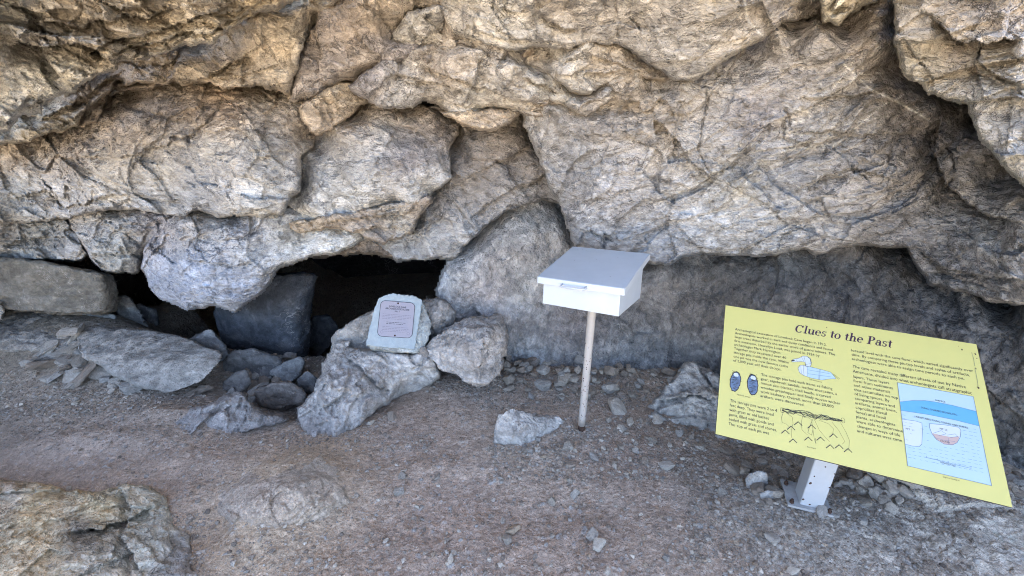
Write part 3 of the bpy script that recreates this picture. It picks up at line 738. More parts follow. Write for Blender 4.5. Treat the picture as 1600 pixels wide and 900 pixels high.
# middle-left face
S('rock_bulge', [(-290, 180), (60, 160), (200, 130), (330, 110), (470, 125), (500, 180), (492, 216), (488, 228), (474, 238), (472, 262), (470, 280), (466, 300), (458, 308), (452, 318), (440, 332), (420, 336), (395, 335), (360, 336), (320, 330), (305, 328), (290, 338), (275, 334), (230, 330), (160, 325), (110, 338), (60, 345), (0, 345), (-290, 350)],
  [(-100, 250, 2.15), (0, 220, 2.3), (0, 330, 2.30), (90, 330, 2.36), (150, 260, 2.14), (250, 150, 2.25), (300, 220, 2.06), (300, 330, 2.16), (420, 180, 2.18), (400, 260, 2.02), (440, 320, 2.12), (480, 230, 2.2), (200, 320, 2.24)],
  [(30, 240, TAND), (100, 240, (.34, .28, .22)), (30, 300, (.31, .32, .31)), (100, 300, GRY), (200, 210, TAN), (260, 170, BRN), (310, 180, (.42, .32, .22)), (350, 160, (.45, .31, .19)), (410, 170, (.42, .34, .25)), (200, 260, (.37, .345, .31)), (250, 280, (.52, .49, .43)), (180, 285, (.44, .42, .38)), (320, 230, (.42, .405, .37)), (400, 230, (.41, .39, .35)), (340, 290, (.34, .345, .35)), (230, 310, (.30, .335, .38)), (420, 280, (.42, .41, .38)), (300, 310, (.30, .33, .37)), (400, 320, (.42, .41, .37)), (480, 190, TAN)],
  seed=11, R=18, bulge=.07, thick=.4, side=6,
  cracks=[([(345, 152), (344, 170), (330, 185), (318, 196), (300, 210), (285, 215), (266, 218), (262, 232)], .035, 2.2), ([(60, 262), (64, 280), (76, 296), (88, 312), (96, 322)], .04, 2.4), ([(100, 243), (118, 238), (140, 228), (150, 242), (165, 232), (178, 222), (176, 205)], .022, 1.7),
          ([(330, 160), (318, 178), (304, 190)], .02, 1.3), ([(392, 148), (390, 165), (375, 180), (352, 181)], .014, 1.2), ([(215, 246), (208, 262), (200, 270)], .018, 1.4), ([(256, 230), (266, 242), (258, 252)], .02, 1.6), ([(345, 172), (370, 185), (395, 192), (430, 188)], .014, 1.2),
          ([(470, 182), (482, 200), (488, 212)], .02, 1.4), ([(456, 245), (450, 262), (455, 290)], .012, 1.5)],
  ledges=[([(0, 312), (70, 300), (100, 322), (180, 305), (260, 312), (330, 332)], .03, 14), ([(100, 240), (180, 250), (240, 232), (300, 212), (345, 176)], .02, 18), ([(460, 235), (420, 238), (380, 234)], .01, 10)],
  big=.06, facet=.03, fscale=4.2, strata=.014, speriod=.05, fine=.014, bed=(.32, .2, .9), crk=.008, pale=.14)
# huge right-hand mass with the long lower lip
S('overhanging_rock_mass', [(820, 186), (800, 60), (1100, 20), (1450, -60), (1950, -230), (1950, 500), (1700, 480), (1600, 473), (1575, 474), (1545, 471), (1525, 462), (1502, 453), (1478, 450), (1460, 446), (1452, 441), (1440, 424), (1427, 406), (1418, 386), (1390, 384), (1342, 383), (1320, 384), (1307, 386), (1290, 394), (1271, 397), (1262, 388), (1253, 387), (1232, 392), (1205, 396), (1182, 399), (1165, 396), (1147, 397), (1120, 394), (1098, 393), (1079, 397), (1060, 406), (1040, 412), (1018, 408), (960, 392), (900, 390), (893, 372), (886, 345), (878, 322), (865, 302), (858, 284), (852, 268), (840, 242), (834, 224), (829, 208), (821, 198)],
  [(830, 190, 2.12), (880, 330, 2.36), (960, 385, 2.34), (950, 260, 2.08), (1080, 390, 2.28), (1080, 140, 1.95), (1200, 390, 2.18), (1180, 260, 1.96), (1300, 380, 2.08), (1300, 150, 1.78), (1420, 380, 1.98), (1400, 260, 1.82), (1500, 450, 1.80), (1480, 200, 1.90), (1530, 280, 1.84), (1560, 400, 1.62), (1650, 420, 1.48), (1600, 250, 1.68), (1250, 20, 1.62), (1450, 40, 1.62), (1700, 200, 1.5)],
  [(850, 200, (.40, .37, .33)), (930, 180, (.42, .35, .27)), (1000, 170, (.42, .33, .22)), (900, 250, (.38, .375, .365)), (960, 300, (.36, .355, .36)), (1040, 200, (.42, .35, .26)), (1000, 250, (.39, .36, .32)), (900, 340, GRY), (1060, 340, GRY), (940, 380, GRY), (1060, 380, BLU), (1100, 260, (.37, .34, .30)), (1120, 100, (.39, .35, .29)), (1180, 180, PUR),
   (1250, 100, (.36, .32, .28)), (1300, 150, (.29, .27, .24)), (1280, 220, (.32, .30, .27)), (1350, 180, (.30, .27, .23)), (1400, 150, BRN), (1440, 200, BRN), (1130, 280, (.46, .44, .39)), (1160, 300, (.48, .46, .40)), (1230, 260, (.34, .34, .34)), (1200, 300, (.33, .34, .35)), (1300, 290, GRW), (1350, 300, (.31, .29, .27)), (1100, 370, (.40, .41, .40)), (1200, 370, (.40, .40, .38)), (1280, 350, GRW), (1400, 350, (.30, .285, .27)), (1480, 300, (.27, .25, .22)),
   (1500, 220, DRK), (1560, 300, (.24, .225, .20)), (1500, 400, (.34, .32, .29)), (1540, 370, (.44, .42, .37)), (1580, 420, (.38, .36, .33)), (1450, 430, (.33, .31, .28)), (1350, 50, (.38, .31, .24)), (1350, 20, TAN), (1580, 200, DRK)],  # darkest tones put the shade of the fold into the colour
  R=20, bulge=.08, thick=.45, seed=19, side=6,
  ledges=[([(1040, 360), (1090, 385), (1140, 390), (1190, 385)], .02, 10), ([(1230, 212), (1300, 205), (1340, 212), (1380, 205), (1440, 210)], .014, 26), ([(1470, 178), (1460, 240), (1480, 290), (1530, 330), (1600, 350)], .09, 30),
          ([(1228, 180), (1228, 215), (1250, 222), (1296, 226)], .015, 12), ([(1245, 148), (1270, 155), (1300, 150), (1330, 152), (1370, 140), (1400, 128)], .02, 14), ([(1240, 300), (1290, 275), (1330, 262), (1370, 270), (1410, 290)], .022, 18),
          ([(1430, 388), (1480, 420), (1540, 432), (1600, 436)], .03, 14), ([(1445, 405), (1500, 436), (1560, 452), (1600, 455)], .02, 9), ([(1070, 118), (1060, 160), (1040, 190), (1020, 215)], .012, 30)],
  cracks=[([(1102, 130), (1104, 160), (1096, 200), (1092, 235), (1112, 280)], .02, 2), ([(1330, 268), (1350, 275), (1365, 290), (1410, 300), (1430, 310)], .022, 1.7), ([(1228, 165), (1232, 180), (1235, 196), (1225, 180)], .02, 1.5), ([(1296, 226), (1340, 232), (1380, 240), (1408, 252)], .015, 1.4),
          ([(1440, 210), (1455, 208), (1478, 225), (1490, 250), (1492, 275)], .03, 2.0), ([(1315, 303), (1330, 330), (1318, 350)], .012, 1.5), ([(1420, 320), (1410, 345), (1425, 360)], .012, 1.6), ([(1492, 278), (1470, 296), (1450, 300)], .02, 1.8), ([(1255, 62), (1250, 90), (1265, 120)], .01, 1.5), ([(1048, 235), (1060, 255), (1085, 275), (1100, 285)], .015, 1.5)],
  veins=[([(1318, 100), (1345, 125), (1362, 140), (1395, 155), (1430, 175), (1455, 190)], 2.0, .85), ([(1335, 97), (1300, 140), (1280, 150)], 1.0, .8), ([(1430, 138), (1380, 165), (1330, 205)], .9, .75), ([(1350, 105), (1320, 140)], .8, .7), ([(1380, 95), (1360, 130)], .8, .6),
         ([(1345, 115), (1385, 114)], .7, .6), ([(1270, 120), (1300, 150)], .7, .5), ([(1460, 165), (1400, 180), (1290, 200)], .7, .5), ([(1165, 258), (1200, 245), (1230, 235), (1290, 228)], 1.2, .7), ([(1190, 250), (1220, 275), (1260, 300)], 1.0, .6), ([(1285, 235), (1300, 208)], 1.6, .6), ([(1240, 300), (1280, 285), (1300, 255), (1302, 180)], .8, .5),
         ([(1060, 300), (1080, 315), (1090, 345)], 1.6, .6), ([(1120, 270), (1150, 300), (1170, 310)], 3.0, .6), ([(1150, 340), (1180, 320), (1240, 310)], 1.0, .6), ([(1150, 370), (1200, 340), (1225, 330)], 1.2, .6), ([(1230, 165), (1260, 175), (1270, 185), (1240, 190)], 1.5, .6), ([(1030, 320), (1060, 335), (1075, 320)], .8, .5), ([(1180, 210), (1220, 205), (1270, 215)], 2.0, .45)],
  big=.06, facet=.03, fscale=3.6, strata=.022, speriod=.06, fine=.018, bed=(-.55, .2, .8), crk=.010, jag=.8, pale=.14)
# shaded wall under the big top-left ledge: wedge shaped facets
S('rock_wedge', [(120, 200), (130, 130), (200, 60), (300, 0), (420, -60), (560, -60), (560, 30), (498, 40), (480, 62), (468, 90), (460, 120), (458, 148), (440, 142), (420, 137), (400, 133), (372, 135), (350, 134), (330, 130), (312, 124), (298, 126), (284, 130), (272, 124), (262, 128), (240, 133), (215, 138), (196, 140), (180, 136), (165, 150), (150, 190)],
  [(200, 130, 2.02), (280, 90, 2.0), (330, 128, 1.98), (400, 130, 1.97), (455, 140, 1.98), (490, 30, 1.82), (400, 40, 1.86), (470, -40, 1.7), (300, 20, 1.9), (150, 190, 2.12)],
  [(230, 120, TAND), (300, 100, (.36, .29, .20)), (380, 60, (.38, .31, .22)), (460, 60, (.44, .37, .27)), (430, 120, (.40, .33, .24)), (350, 120, (.42, .34, .24)), (170, 150, BRN), (240, 90, (.38, .31, .22))],
  seed=12, R=9, bulge=.04, thick=.22, side=4,
  ledges=[([(268, 128), (300, 124), (322, 122), (345, 108), (372, 94), (398, 86)], .05, 16), ([(272, 75), (274, 100), (270, 122)], .05, 20), ([(170, 138), (215, 128), (262, 120)], .03, 10), ([(330, 124), (380, 116), (440, 100)], .015, 12)],
  strata=.012, speriod=.05, bed=(.5, .2, .8), facet=.025, fscale=6, crk=.006)
# plain brown face in the upper middle
S('rock_face_panel', [(455, 155), (462, 120), (466, 92), (480, 60), (492, 36), (497, -60), (660, -100), (720, 20), (740, 100), (640, 160), (560, 150), (545, 128), (528, 131), (505, 146), (488, 152), (474, 156), (462, 160)],
  [(470, 140, 2.06), (500, 0, 1.86), (560, 130, 2.06), (620, 20, 1.84), (700, 0, 1.78), (560, 60, 1.94), (480, 80, 1.98)],
  [(490, 60, BRN), (520, 100, PUR), (560, 40, TAND), (620, 80, PUR), (560, 120, TAN), (600, 10, (.40, .32, .22)), (500, 20, TAN), (640, 40, (.38, .33, .27))],
  seed=13, R=12, bulge=.05, thick=.22, side=4,
  cracks=[([(620, 40), (608, 70), (596, 88), (580, 104)], .02, 1.8), ([(560, 0), (590, 30), (625, 50)], .015, 1.5)], strata=.01, speriod=.045, bed=(-.6, .2, .7), facet=.02, fscale=6)
S('rock_ledge', [(470, 168), (488, 156), (510, 144), (530, 132), (548, 130), (580, 150), (575, 158), (556, 170), (540, 184), (525, 194), (508, 204), (492, 210), (486, 206), (478, 190)],
  [(480, 200, 2.16), (520, 150, 2.08), (560, 160, 2.1)], [(500, 170, OCH), (540, 145, (.50, .40, .27)), (500, 200, TAN)],
  seed=14, R=12, bulge=.05, thick=.2, side=5, strata=.012, speriod=.03, bed=(-.5, .2, .8))
# the diagonal beds
S('rock_bed', [(548, 132), (600, 90), (700, 60), (860, 120), (960, 165), (935, 178), (900, 181), (880, 185), (868, 186), (845, 184), (826, 182), (818, 175), (800, 176), (783, 175), (769, 178), (745, 179), (719, 181), (705, 178), (692, 168), (680, 159), (662, 156), (650, 160), (644, 165), (628, 168), (612, 167), (598, 165), (584, 160), (570, 152), (556, 145), (545, 136)],
  [(545, 132, 2.04), (620, 160, 2.06), (660, 110, 1.94), (700, 175, 2.08), (780, 130, 1.92), (770, 175, 2.04), (870, 180, 2.02), (900, 150, 1.95)],
  [(580, 130, PUR), (620, 140, (.40, .38, .35)), (680, 150, (.42, .38, .32)), (740, 160, (.42, .41, .38)), (800, 165, (.44, .40, .34)), (860, 175, TAN), (700, 120, TAN)],
  seed=15, R=16, bulge=.07, thick=.2, side=5,
  ledges=[([(640, 100), (700, 118), (760, 140), (810, 160), (860, 160), (900, 178)], .035, 14), ([(600, 110), (650, 125), (700, 135), (740, 150)], .02, 14), ([(735, 170), (790, 168), (840, 172), (890, 178)], .02, 8)],
  strata=.014, speriod=.04, bed=(-.45, .2, .85), facet=.02, fscale=7)
S('rock_bed', [(690, 175), (780, 170), (815, 172), (804, 182), (797, 190), (786, 195), (762, 203), (745, 200), (719, 192), (706, 186)],
  [(700, 180, 2.16), (760, 195, 2.14), (810, 178, 2.18)], [(740, 190, OCH), (790, 180, TAN)], seed=16, R=9, bulge=.04, thick=.25, side=4, strata=.012, speriod=.025)
S('rock_bed', [(612, 62), (640, 20), (720, 0), (900, 40), (1000, 90), (996, 118), (982, 124), (968, 135), (960, 148), (947, 160), (934, 170), (924, 179), (914, 182), (897, 173), (880, 162), (858, 156), (838, 157), (820, 160), (804, 156), (786, 146), (769, 133), (745, 116), (723, 107), (700, 104), (688, 98), (673, 94), (655, 86), (637, 78), (626, 68)],
  [(620, 62, 1.98), (680, 92, 1.98), (720, 40, 1.80), (760, 120, 1.95), (840, 100, 1.84), (858, 152, 1.96), (918, 178, 1.98), (980, 120, 1.92)],
  [(640, 40, (.44, .41, .35)), (680, 60, PAL), (720, 90, TAN), (780, 110, PUR), (840, 130, (.38, .36, .32)), (860, 150, (.50, .44, .33)), (920, 160, (.36, .32, .28)), (800, 140, (.46, .42, .34))],
  seed=17, R=18, bulge=.08, thick=.16, side=5,
  ledges=[([(720, 100), (770, 112), (820, 122), (850, 135), (890, 150)], .03, 14), ([(660, 60), (720, 90), (780, 100)], .012, 14)],
  strata=.013, speriod=.045, bed=(-.45, .2, .85), facet=.022, fscale=6, pale=.18)
S('rock_bed', [(780, 74), (860, 40), (980, 60), (1080, 110), (1075, 126), (1053, 122), (1030, 124), (1010, 121), (990, 116), (975, 119), (960, 124), (947, 131), (930, 140), (907, 147), (893, 143), (886, 134), (875, 125), (858, 115), (840, 107), (822, 98), (805, 90)],
  [(800, 80, 1.92), (900, 140, 1.90), (900, 90, 1.80), (1000, 110, 1.84), (1060, 120, 1.86)],
  [(820, 85, TAN), (880, 100, GRW), (940, 105, (.44, .36, .26)), (900, 135, (.42, .39, .33)), (1000, 100, TAN)],
  seed=18, R=12, bulge=.05, thick=.12, side=5, ledges=[([(912, 78), (940, 92), (975, 100), (1010, 118)], .02, 10), ([(965, 78), (1000, 100), (1040, 118)], .02, 10)], strata=.01, speriod=.03, bed=(-.45, .2, .85))
# top boss
S('rock_boss', [(690, -10), (680, -230), (1300, -230), (1288, -30), (1284, 8), (1278, 18), (1267, 25), (1248, 30), (1225, 33), (1210, 45), (1193, 57), (1175, 68), (1157, 78), (1134, 92), (1111, 104), (1096, 116), (1083, 128), (1070, 126), (1053, 121), (1036, 113), (1018, 103), (1005, 92), (994, 84), (980, 74), (964, 68), (940, 67), (911, 66), (890, 74), (875, 75), (850, 72), (822, 71), (805, 76), (783, 76), (765, 70), (740, 60), (724, 57), (712, 52), (700, 38), (690, 24)],
  [(700, 20, 1.80), (760, 60, 1.78), (860, 70, 1.78), (860, -20, 1.55), (980, 60, 1.76), (1000, -60, 1.48), (1070, 120, 1.84), (1120, 40, 1.60), (1260, 20, 1.66), (1200, -50, 1.46)],
  [(720, 30, (.46, .41, .33)), (780, 30, (.44, .41, .35)), (830, 50, (.40, .385, .36)), (880, 10, (.44, .37, .29)), (900, 40, (.42, .37, .31)), (960, 40, (.38, .345, .31)), (1050, 80, (.39, .36, .32)), (1100, 50, (.38, .34, .29)), (1060, 20, (.36, .33, .30)), (1160, 60, (.42, .36, .28)), (1200, 20, (.35, .30, .25)), (1100, 0, (.40, .36, .30))],
  R=12, bulge=.05, thick=.16, seed=20, side=6,
  cracks=[([(836, -20), (850, 25), (880, 45), (905, 65)], .015, 1.8), ([(962, -20), (966, 30), (964, 64)], .02, 1.8), ([(985, 20), (1000, 50), (1010, 70)], .012, 1.3)],
  ledges=[([(838, 15), (852, 30), (880, 42), (905, 46)], .03, 14), ([(735, 40), (770, 60), (820, 62), (870, 66)], .018, 8), ([(780, 10), (810, 18), (830, 10)], .02, 8)],
  veins=[([(1165, 0), (1168, 30), (1180, 45), (1192, 55)], 2.2, .8), ([(1085, 30), (1050, 70)], .8, .5), ([(1100, 60), (1110, 80), (1160, 65)], 1.0, .5), ([(1010, 10), (1030, 50)], 1.2, .45), ([(940, 20), (990, 0)], .8, .5)],
  strata=.01, speriod=.05, bed=(.5, .2, .85), facet=.03, fscale=4.2, crk=.007, pale=.16)
S('rock_knob', [(1286, -80), (1390, -80), (1378, 0), (1350, 8), (1325, 22), (1310, 34), (1300, 37), (1290, 33), (1286, 20)],
  [(1290, 30, 1.6), (1340, 0, 1.55), (1300, -50, 1.45)], [(1300, 20, (.56, .48, .33)), (1350, 0, (.50, .42, .30))], seed=21, R=12, bulge=.05, thick=.2, side=5)
# right-hand near mass with ochre edge
S('rock_mass', [(1384, -60), (1400, 20), (1400, 60), (1404, 84), (1406, 104), (1414, 116), (1424, 125), (1436, 130), (1444, 136), (1455, 144), (1468, 148), (1490, 155), (1513, 161), (1516, 178), (1527, 200), (1535, 215), (1548, 230), (1556, 238), (1566, 252), (1574, 266), (1590, 280), (1610, 300), (1950, 380), (1950, -230), (1384, -230)],
  [(1410, 100, 1.50), (1440, 40, 1.42), (1500, 150, 1.44), (1560, 240, 1.36), (1600, 120, 1.30), (1500, 20, 1.34), (1700, 200, 1.15), (1620, 290, 1.30)],
  [(1430, 60, (.42, .36, .28)), (1430, 100, (.56, .48, .33)), (1460, 80, (.56, .49, .35)), (1490, 90, (.42, .31, .21)), (1500, 130, (.50, .44, .34)), (1560, 90, (.56, .49, .36)), (1480, 20, TAN), (1560, 40, (.36, .31, .28)), (1520, 150, (.50, .46, .38)), (1560, 180, (.45, .42, .36)), (1590, 230, (.42, .40, .35)), (1550, 220, GRW), (1450, 120, (.50, .43, .31))],
  R=12, bulge=.05, thick=.3, seed=22, side=6,
  ledges=[([(1455, 30), (1482, 48), (1488, 62), (1535, 66), (1600, 60)], .05, 14), ([(1524, 92), (1545, 115), (1570, 122), (1600, 130)], .03, 12), ([(1410, 60), (1450, 110), (1462, 135)], .01, 12)],
  cracks=[([(1452, 26), (1470, 36), (1484, 45)], .04, 2.2), ([(1534, 66), (1530, 85), (1524, 96)], .02, 1.6), ([(1560, 120), (1585, 135), (1600, 150)], .02, 1.6)],
  strata=.012, speriod=.05, bed=(-.5, .2, .8), facet=.03, fscale=5, crk=.008, pale=.2)
# top-left flaky ledges, nearest
S('rock_ledge', [(-290, 240), (-290, 60), (60, 60), (160, 60), (230, 70), (275, 80), (272, 95), (270, 112), (262, 124), (245, 128), (222, 126), (200, 128), (184, 124), (172, 140), (160, 152), (150, 160), (138, 168), (122, 186), (110, 202), (95, 204), (78, 203), (60, 212), (45, 216), (20, 222), (0, 222), (-60, 232)],
  [(0, 200, 2.0), (100, 190, 2.02), (180, 120, 1.96), (260, 110, 1.95), (0, 100, 1.85), (200, 80, 1.85)],
  [(60, 200, (.46, .40, .29)), (130, 160, BRN), (180, 120, TAND), (240, 110, (.38, .31, .22)), (110, 190, (.42, .37, .28))],
  seed=24, R=8, bulge=.03, thick=.2, side=4, strata=.03, speriod=.035, bed=(.45, .3, .85), facet=.03, fscale=10, crk=.01,
  ledges=[([(90, 200), (140, 170), (190, 140)], .03, 8), ([(60, 190), (110, 165), (160, 130), (200, 110)], .04, 12)])
S('rock_ledge', [(-290, 230), (-290, -230), (560, -230), (520, -20), (460, 0), (446, 8), (432, 16), (404, 18), (392, 28), (378, 32), (362, 40), (350, 52), (340, 60), (332, 68), (316, 66), (300, 69), (286, 70), (276, 72), (262, 80), (248, 84), (232, 88), (216, 92), (196, 92), (184, 98), (180, 106), (166, 112), (150, 116), (132, 126), (118, 136), (112, 144), (96, 146), (80, 152), (64, 164), (66, 172), (52, 176), (34, 178), (20, 190), (12, 204), (-10, 208), (-60, 214)],
  [(0, 200, 1.72), (60, 160, 1.72), (0, 60, 1.55), (120, 130, 1.70), (200, 90, 1.68), (160, 0, 1.48), (330, 64, 1.68), (300, 0, 1.5), (440, 4, 1.64), (500, -80, 1.45), (-100, 100, 1.45)],
  [(20, 30, (.50, .47, .39)), (40, 60, (.40, .38, .34)), (60, 60, BRN), (110, 60, (.34, .28, .20)), (160, 50, (.42, .34, .24)), (30, 130, (.44, .43, .39)), (60, 110, (.50, .47, .39)), (100, 110, (.56, .51, .39)), (40, 180, (.52, .50, .46)), (20, 170, (.50, .49, .45)), (90, 140, (.56, .52, .42)), (150, 100, (.46, .38, .26)), (220, 60, (.46, .40, .31)), (270, 40, (.50, .44, .34)), (250, 20, (.47, .38, .26)), (330, 40, (.52, .46, .35)), (400, 15, (.46, .37, .24)), (330, 10, (.44, .36, .26)), (120, 20, (.42, .35, .26)), (10, 90, (.40, .36, .30))],  # palest tones put the brightly lit lips into the rock colour
  R=14, bulge=.06, thick=.22, seed=25, side=5,
  ledges=[([(0, 70), (40, 66), (80, 72), (120, 70), (150, 76), (165, 90), (180, 102)], .09, 26), ([(120, 100), (150, 80), (175, 60), (215, 55), (250, 45), (290, 35), (310, 20), (360, 20), (400, 5)], .05, 12),
          ([(160, 96), (200, 72), (240, 66), (280, 52), (330, 50), (360, 30), (430, 10)], .045, 10), ([(140, 40), (155, 30), (180, 30), (196, 22), (230, 30), (262, 12), (268, 0)], .05, 12), ([(60, 30), (90, 34), (106, 36), (132, 42), (146, 30)], .045, 14),
          ([(28, 62), (40, 50), (46, 30), (30, 10)], .03, 18), ([(0, 176), (40, 168), (66, 152), (110, 140)], .02, 8), ([(200, 100), (216, 72), (250, 76), (300, 56)], .025, 8), ([(170, 10), (190, 16), (225, 12)], .03, 8)],
  cracks=[([(108, 42), (106, 60), (112, 72)], .03, 1.8), ([(70, 50), (74, 66), (90, 72)], .03, 1.8), ([(150, 42), (152, 60), (160, 70)], .03, 2.0), ([(130, 0), (128, 16), (120, 30)], .02, 1.6), ([(60, 0), (70, 25), (60, 50)], .02, 1.8), ([(58, 168), (64, 158), (48, 176)], .03, 1.6)],
  strata=.022, speriod=.045, bed=(.42, .3, .85), facet=.055, fscale=7.5, crk=.014, fine=.014, pale=.2)
build_queue()
print('masses', round(time.time() - T0, 1))
# ------------------------------------------------------------------ bedrock rising out of the floor
S = mass
def zc(*l): return [(a, b, gY(a, b, c)) for a, b, c in l]
ROCKS = 'boulders in front of the cave mouth'
r1 = S('bedrock_ledge', [(466, 639), (480, 628), (490, 612), (498, 599), (506, 576), (515, 556), (524, 545), (532, 535), (550, 534), (545, 546), (573, 544), (604, 549), (633, 552), (659, 555), (672, 560), (680, 574), (686, 588), (672, 604), (640, 614), (622, 620), (600, 632), (585, 645), (562, 662), (540, 678), (510, 698), (488, 694), (474, 678), (464, 656)],
  zc((470, 650, .03), (500, 600, .19), (480, 690, -.03), (540, 545, .28), (570, 560, .285), (570, 610, .19), (620, 600, .13), (660, 560, .25), (640, 615, -.01), (540, 690, -.04), (610, 552, .29), (680, 590, .08), (590, 650, -.03)),
  [(500, 600, (0.408, 0.365, 0.314)), (520, 660, (0.432, 0.386, 0.333)), (600, 570, (0.420, 0.381, 0.333)), (560, 620, (0.352, 0.307, 0.257)), (640, 590, (0.454, 0.412, 0.352)), (560, 550, (0.341, 0.302, 0.257)), (500, 680, (0.341, 0.286, 0.238))],
  seed=30, R=14, bulge=.04, thick=.22, side=5, mat=M_BOULDER, parent=False or None, big=.03, facet=.03, fscale=7, strata=.006, fine=.016, crk=.006,
  ledges=[([(540, 552), (570, 580), (590, 600), (615, 612)], .03, 12), ([(500, 640), (530, 620), (545, 600)], .02, 12)])
r1.parent = None; tag(r1, 'long weathered bedrock ledge that carries the memorial stone', 'rock')
r = S('bedrock_outcrop', [(1005, 640), (1027, 622), (1042, 608), (1052, 598), (1062, 582), (1071, 570), (1085, 567), (1100, 574), (1123, 590), (1142, 600), (1180, 620), (1200, 660), (1170, 700), (1130, 692), (1100, 680), (1070, 668), (1040, 664), (1016, 655)],
  zc((1010, 645, 0), (1085, 570, .22), (1060, 600, .16), (1050, 660, 0), (1120, 600, .2), (1110, 640, .1), (1180, 640, .12), (1160, 700, -.02), (1070, 635, .09)),
  [(1080, 580, (.42, .40, .36)), (1060, 605, (.38, .37, .34)), (1070, 620, (.22, .20, .17)), (1060, 640, (.30, .27, .22)), (1110, 630, (.36, .33, .28)), (1090, 665, (.23, .20, .165)), (1130, 600, (.40, .39, .37))],
  seed=31, R=14, bulge=.03, thick=.2, side=5, mat=M_BOULDER, big=.02, facet=.03, fscale=8, strata=.01, speriod=.03, fine=.014, pale=.22, ledges=[([(1020, 626), (1060, 622), (1100, 620), (1140, 622)], .03, 10)])
r.parent = None; tag(r, 'pointed bedrock outcrop with pale crest behind the left edge of the yellow sign', 'rock')
r = S('bedrock_outcrop', [(-200, 735), (-60, 745), (0, 752), (60, 756), (105, 766), (150, 770), (200, 758), (240, 762), (258, 775), (264, 795), (272, 812), (280, 822), (296, 838), (300, 862), (298, 885), (320, 895), (340, 950), (200, 960), (-200, 960)],
  zc((-150, 745, .17), (0, 755, .15), (100, 775, .12), (200, 765, .10), (255, 790, .05), (290, 850, .0), (300, 900, -.01), (220, 850, .07), (100, 850, .14), (0, 880, .16), (200, 940, .05), (250, 920, .02)),
  [(50, 790, (0.60, 0.42, 0.19)), (150, 800, (0.54, 0.40, 0.20)), (230, 790, (0.44, 0.39, 0.28)), (60, 850, (0.60, 0.46, 0.26)), (170, 870, (0.52, 0.46, 0.35)), (240, 850, (0.44, 0.40, 0.30)), (130, 830, (0.305, 0.262, 0.201)), (280, 870, (0.305, 0.268, 0.232)), (20, 770, (0.366, 0.293, 0.213))],
  seed=32, R=30, bulge=.05, thick=.25, side=8, mat=M_WALL, big=.03, facet=.012, fscale=4, crk=0, strata=.012, speriod=.045, bed=(.35, -.6, .7), fine=.014, pale=.0,
  ledges=[([(100, 830), (150, 828), (200, 812), (240, 790)], .02, 14), ([(190, 760), (205, 800), (190, 840), (225, 900)], .02, 22)])
r.parent = None; tag(r, 'broad brown bedrock slab filling the bottom left corner', 'rock')
r = S('bedrock_outcrop', [(350, 745), (385, 730), (420, 720), (455, 714), (480, 710), (502, 714), (524, 728), (544, 752), (550, 778), (535, 805), (500, 825), (440, 835), (380, 825), (340, 800), (325, 770)],
  zc((370, 735, .02), (460, 715, .075), (500, 718, .075), (545, 770, .02), (530, 805, .0), (440, 760, .12), (480, 770, .115), (400, 790, .09), (430, 832, .01), (335, 780, .01)),
  [(400, 760, (.32, .24, .17)), (480, 735, (.38, .31, .225)), (460, 770, (.31, .24, .17)), (500, 760, (.35, .28, .205)), (420, 800, (.30, .23, .165))], seed=34, R=50, bulge=.05, thick=.10, side=8, mat=M_DIRT,
  big=.02, facet=.010, fscale=7, crk=0, strata=.008, speriod=.03, bed=(-.4, .4, .8), fine=.010, pale=.03)
r.parent = None; tag(r, 'low rounded bedrock hump in the floor left of the footpath', 'rock')
r = S('bedrock_lip', [(270, 662), (300, 640), (340, 628), (372, 616), (384, 622), (392, 634), (410, 645), (440, 650), (450, 656), (430, 664), (400, 668), (370, 678), (330, 682), (290, 684), (262, 678)],
  zc((270, 670, .0), (372, 620, .09), (340, 635, .08), (445, 655, .0), (400, 665, .0), (320, 680, -.01), (380, 640, .07)),
  [(340, 650, (.26, .225, .195)), (380, 630, (.27, .24, .21)), (420, 655, (.2, .175, .15))], seed=35, R=12, bulge=.02, thick=.15, side=5, mat=M_DIRT, facet=.02, fscale=9, strata=.004)
r.parent = None; tag(r, 'dust covered rock lip at the edge of the hollow before the cave mouth', 'rock')

def OB(label, front, Yf, thick, colr, ridge=(), name='boulder', **kw):
    o = outline_boulder(name, front, Yf, thick, colr, ridge, **kw)
    return tag(o, label, 'rock')
GB = (.33, .335, .33); DB = (.065, .075, .09)  # DB: shade of the cave mouth put into the block's colour
OB('long squared block of dark layered rock at the left edge above the earth bank', [(-90, 402), (40, 404), (100, 414), (150, 426), (162, 440), (165, 470), (162, 488), (100, 492), (20, 482), (-90, 474)], 2.52, .7, (.155, .155, .14),
   ridge=[(182, 448, 2.72), (187, 488, 2.72), (176, 432, 2.75)], sub=6, seed=41, k=40, rough=.022, strata=.014, pale=.08)
OB('big pale sloping slab boulder with rusty spots left of the cave mouth', [(118, 512, 2.6), (184, 511, 2.60), (245, 517, 2.58), (281, 525, 2.54), (315, 540, 2.46), (342, 547, 2.40), (352, 560, 2.34), (318, 598, 2.18), (268, 617, 2.11), (212, 602, 2.15), (156, 574, 2.24), (116, 548, 2.35)], 2.5, .22, (.29, .285, .27),
   ridge=[(300, 575, 2.24), (250, 570, 2.28)], sub=6, seed=42, k=34, rough=.014, strata=.003, facet=.010, fscale=6, pale=.10)
OB('dust covered bedrock ridge sloping down from the left edge behind the slate pile', [(-70, 478, 2.75), (34, 481, 2.8), (61, 483, 2.8), (90, 495, 2.72), (128, 509, 2.66), (165, 535, 2.5), (150, 560, 2.4), (100, 545, 2.4), (40, 535, 2.45), (-70, 540, 2.4)], 2.6, .25, (.23, .225, .21), sub=6, seed=80, k=24, rough=.02, pale=.05)
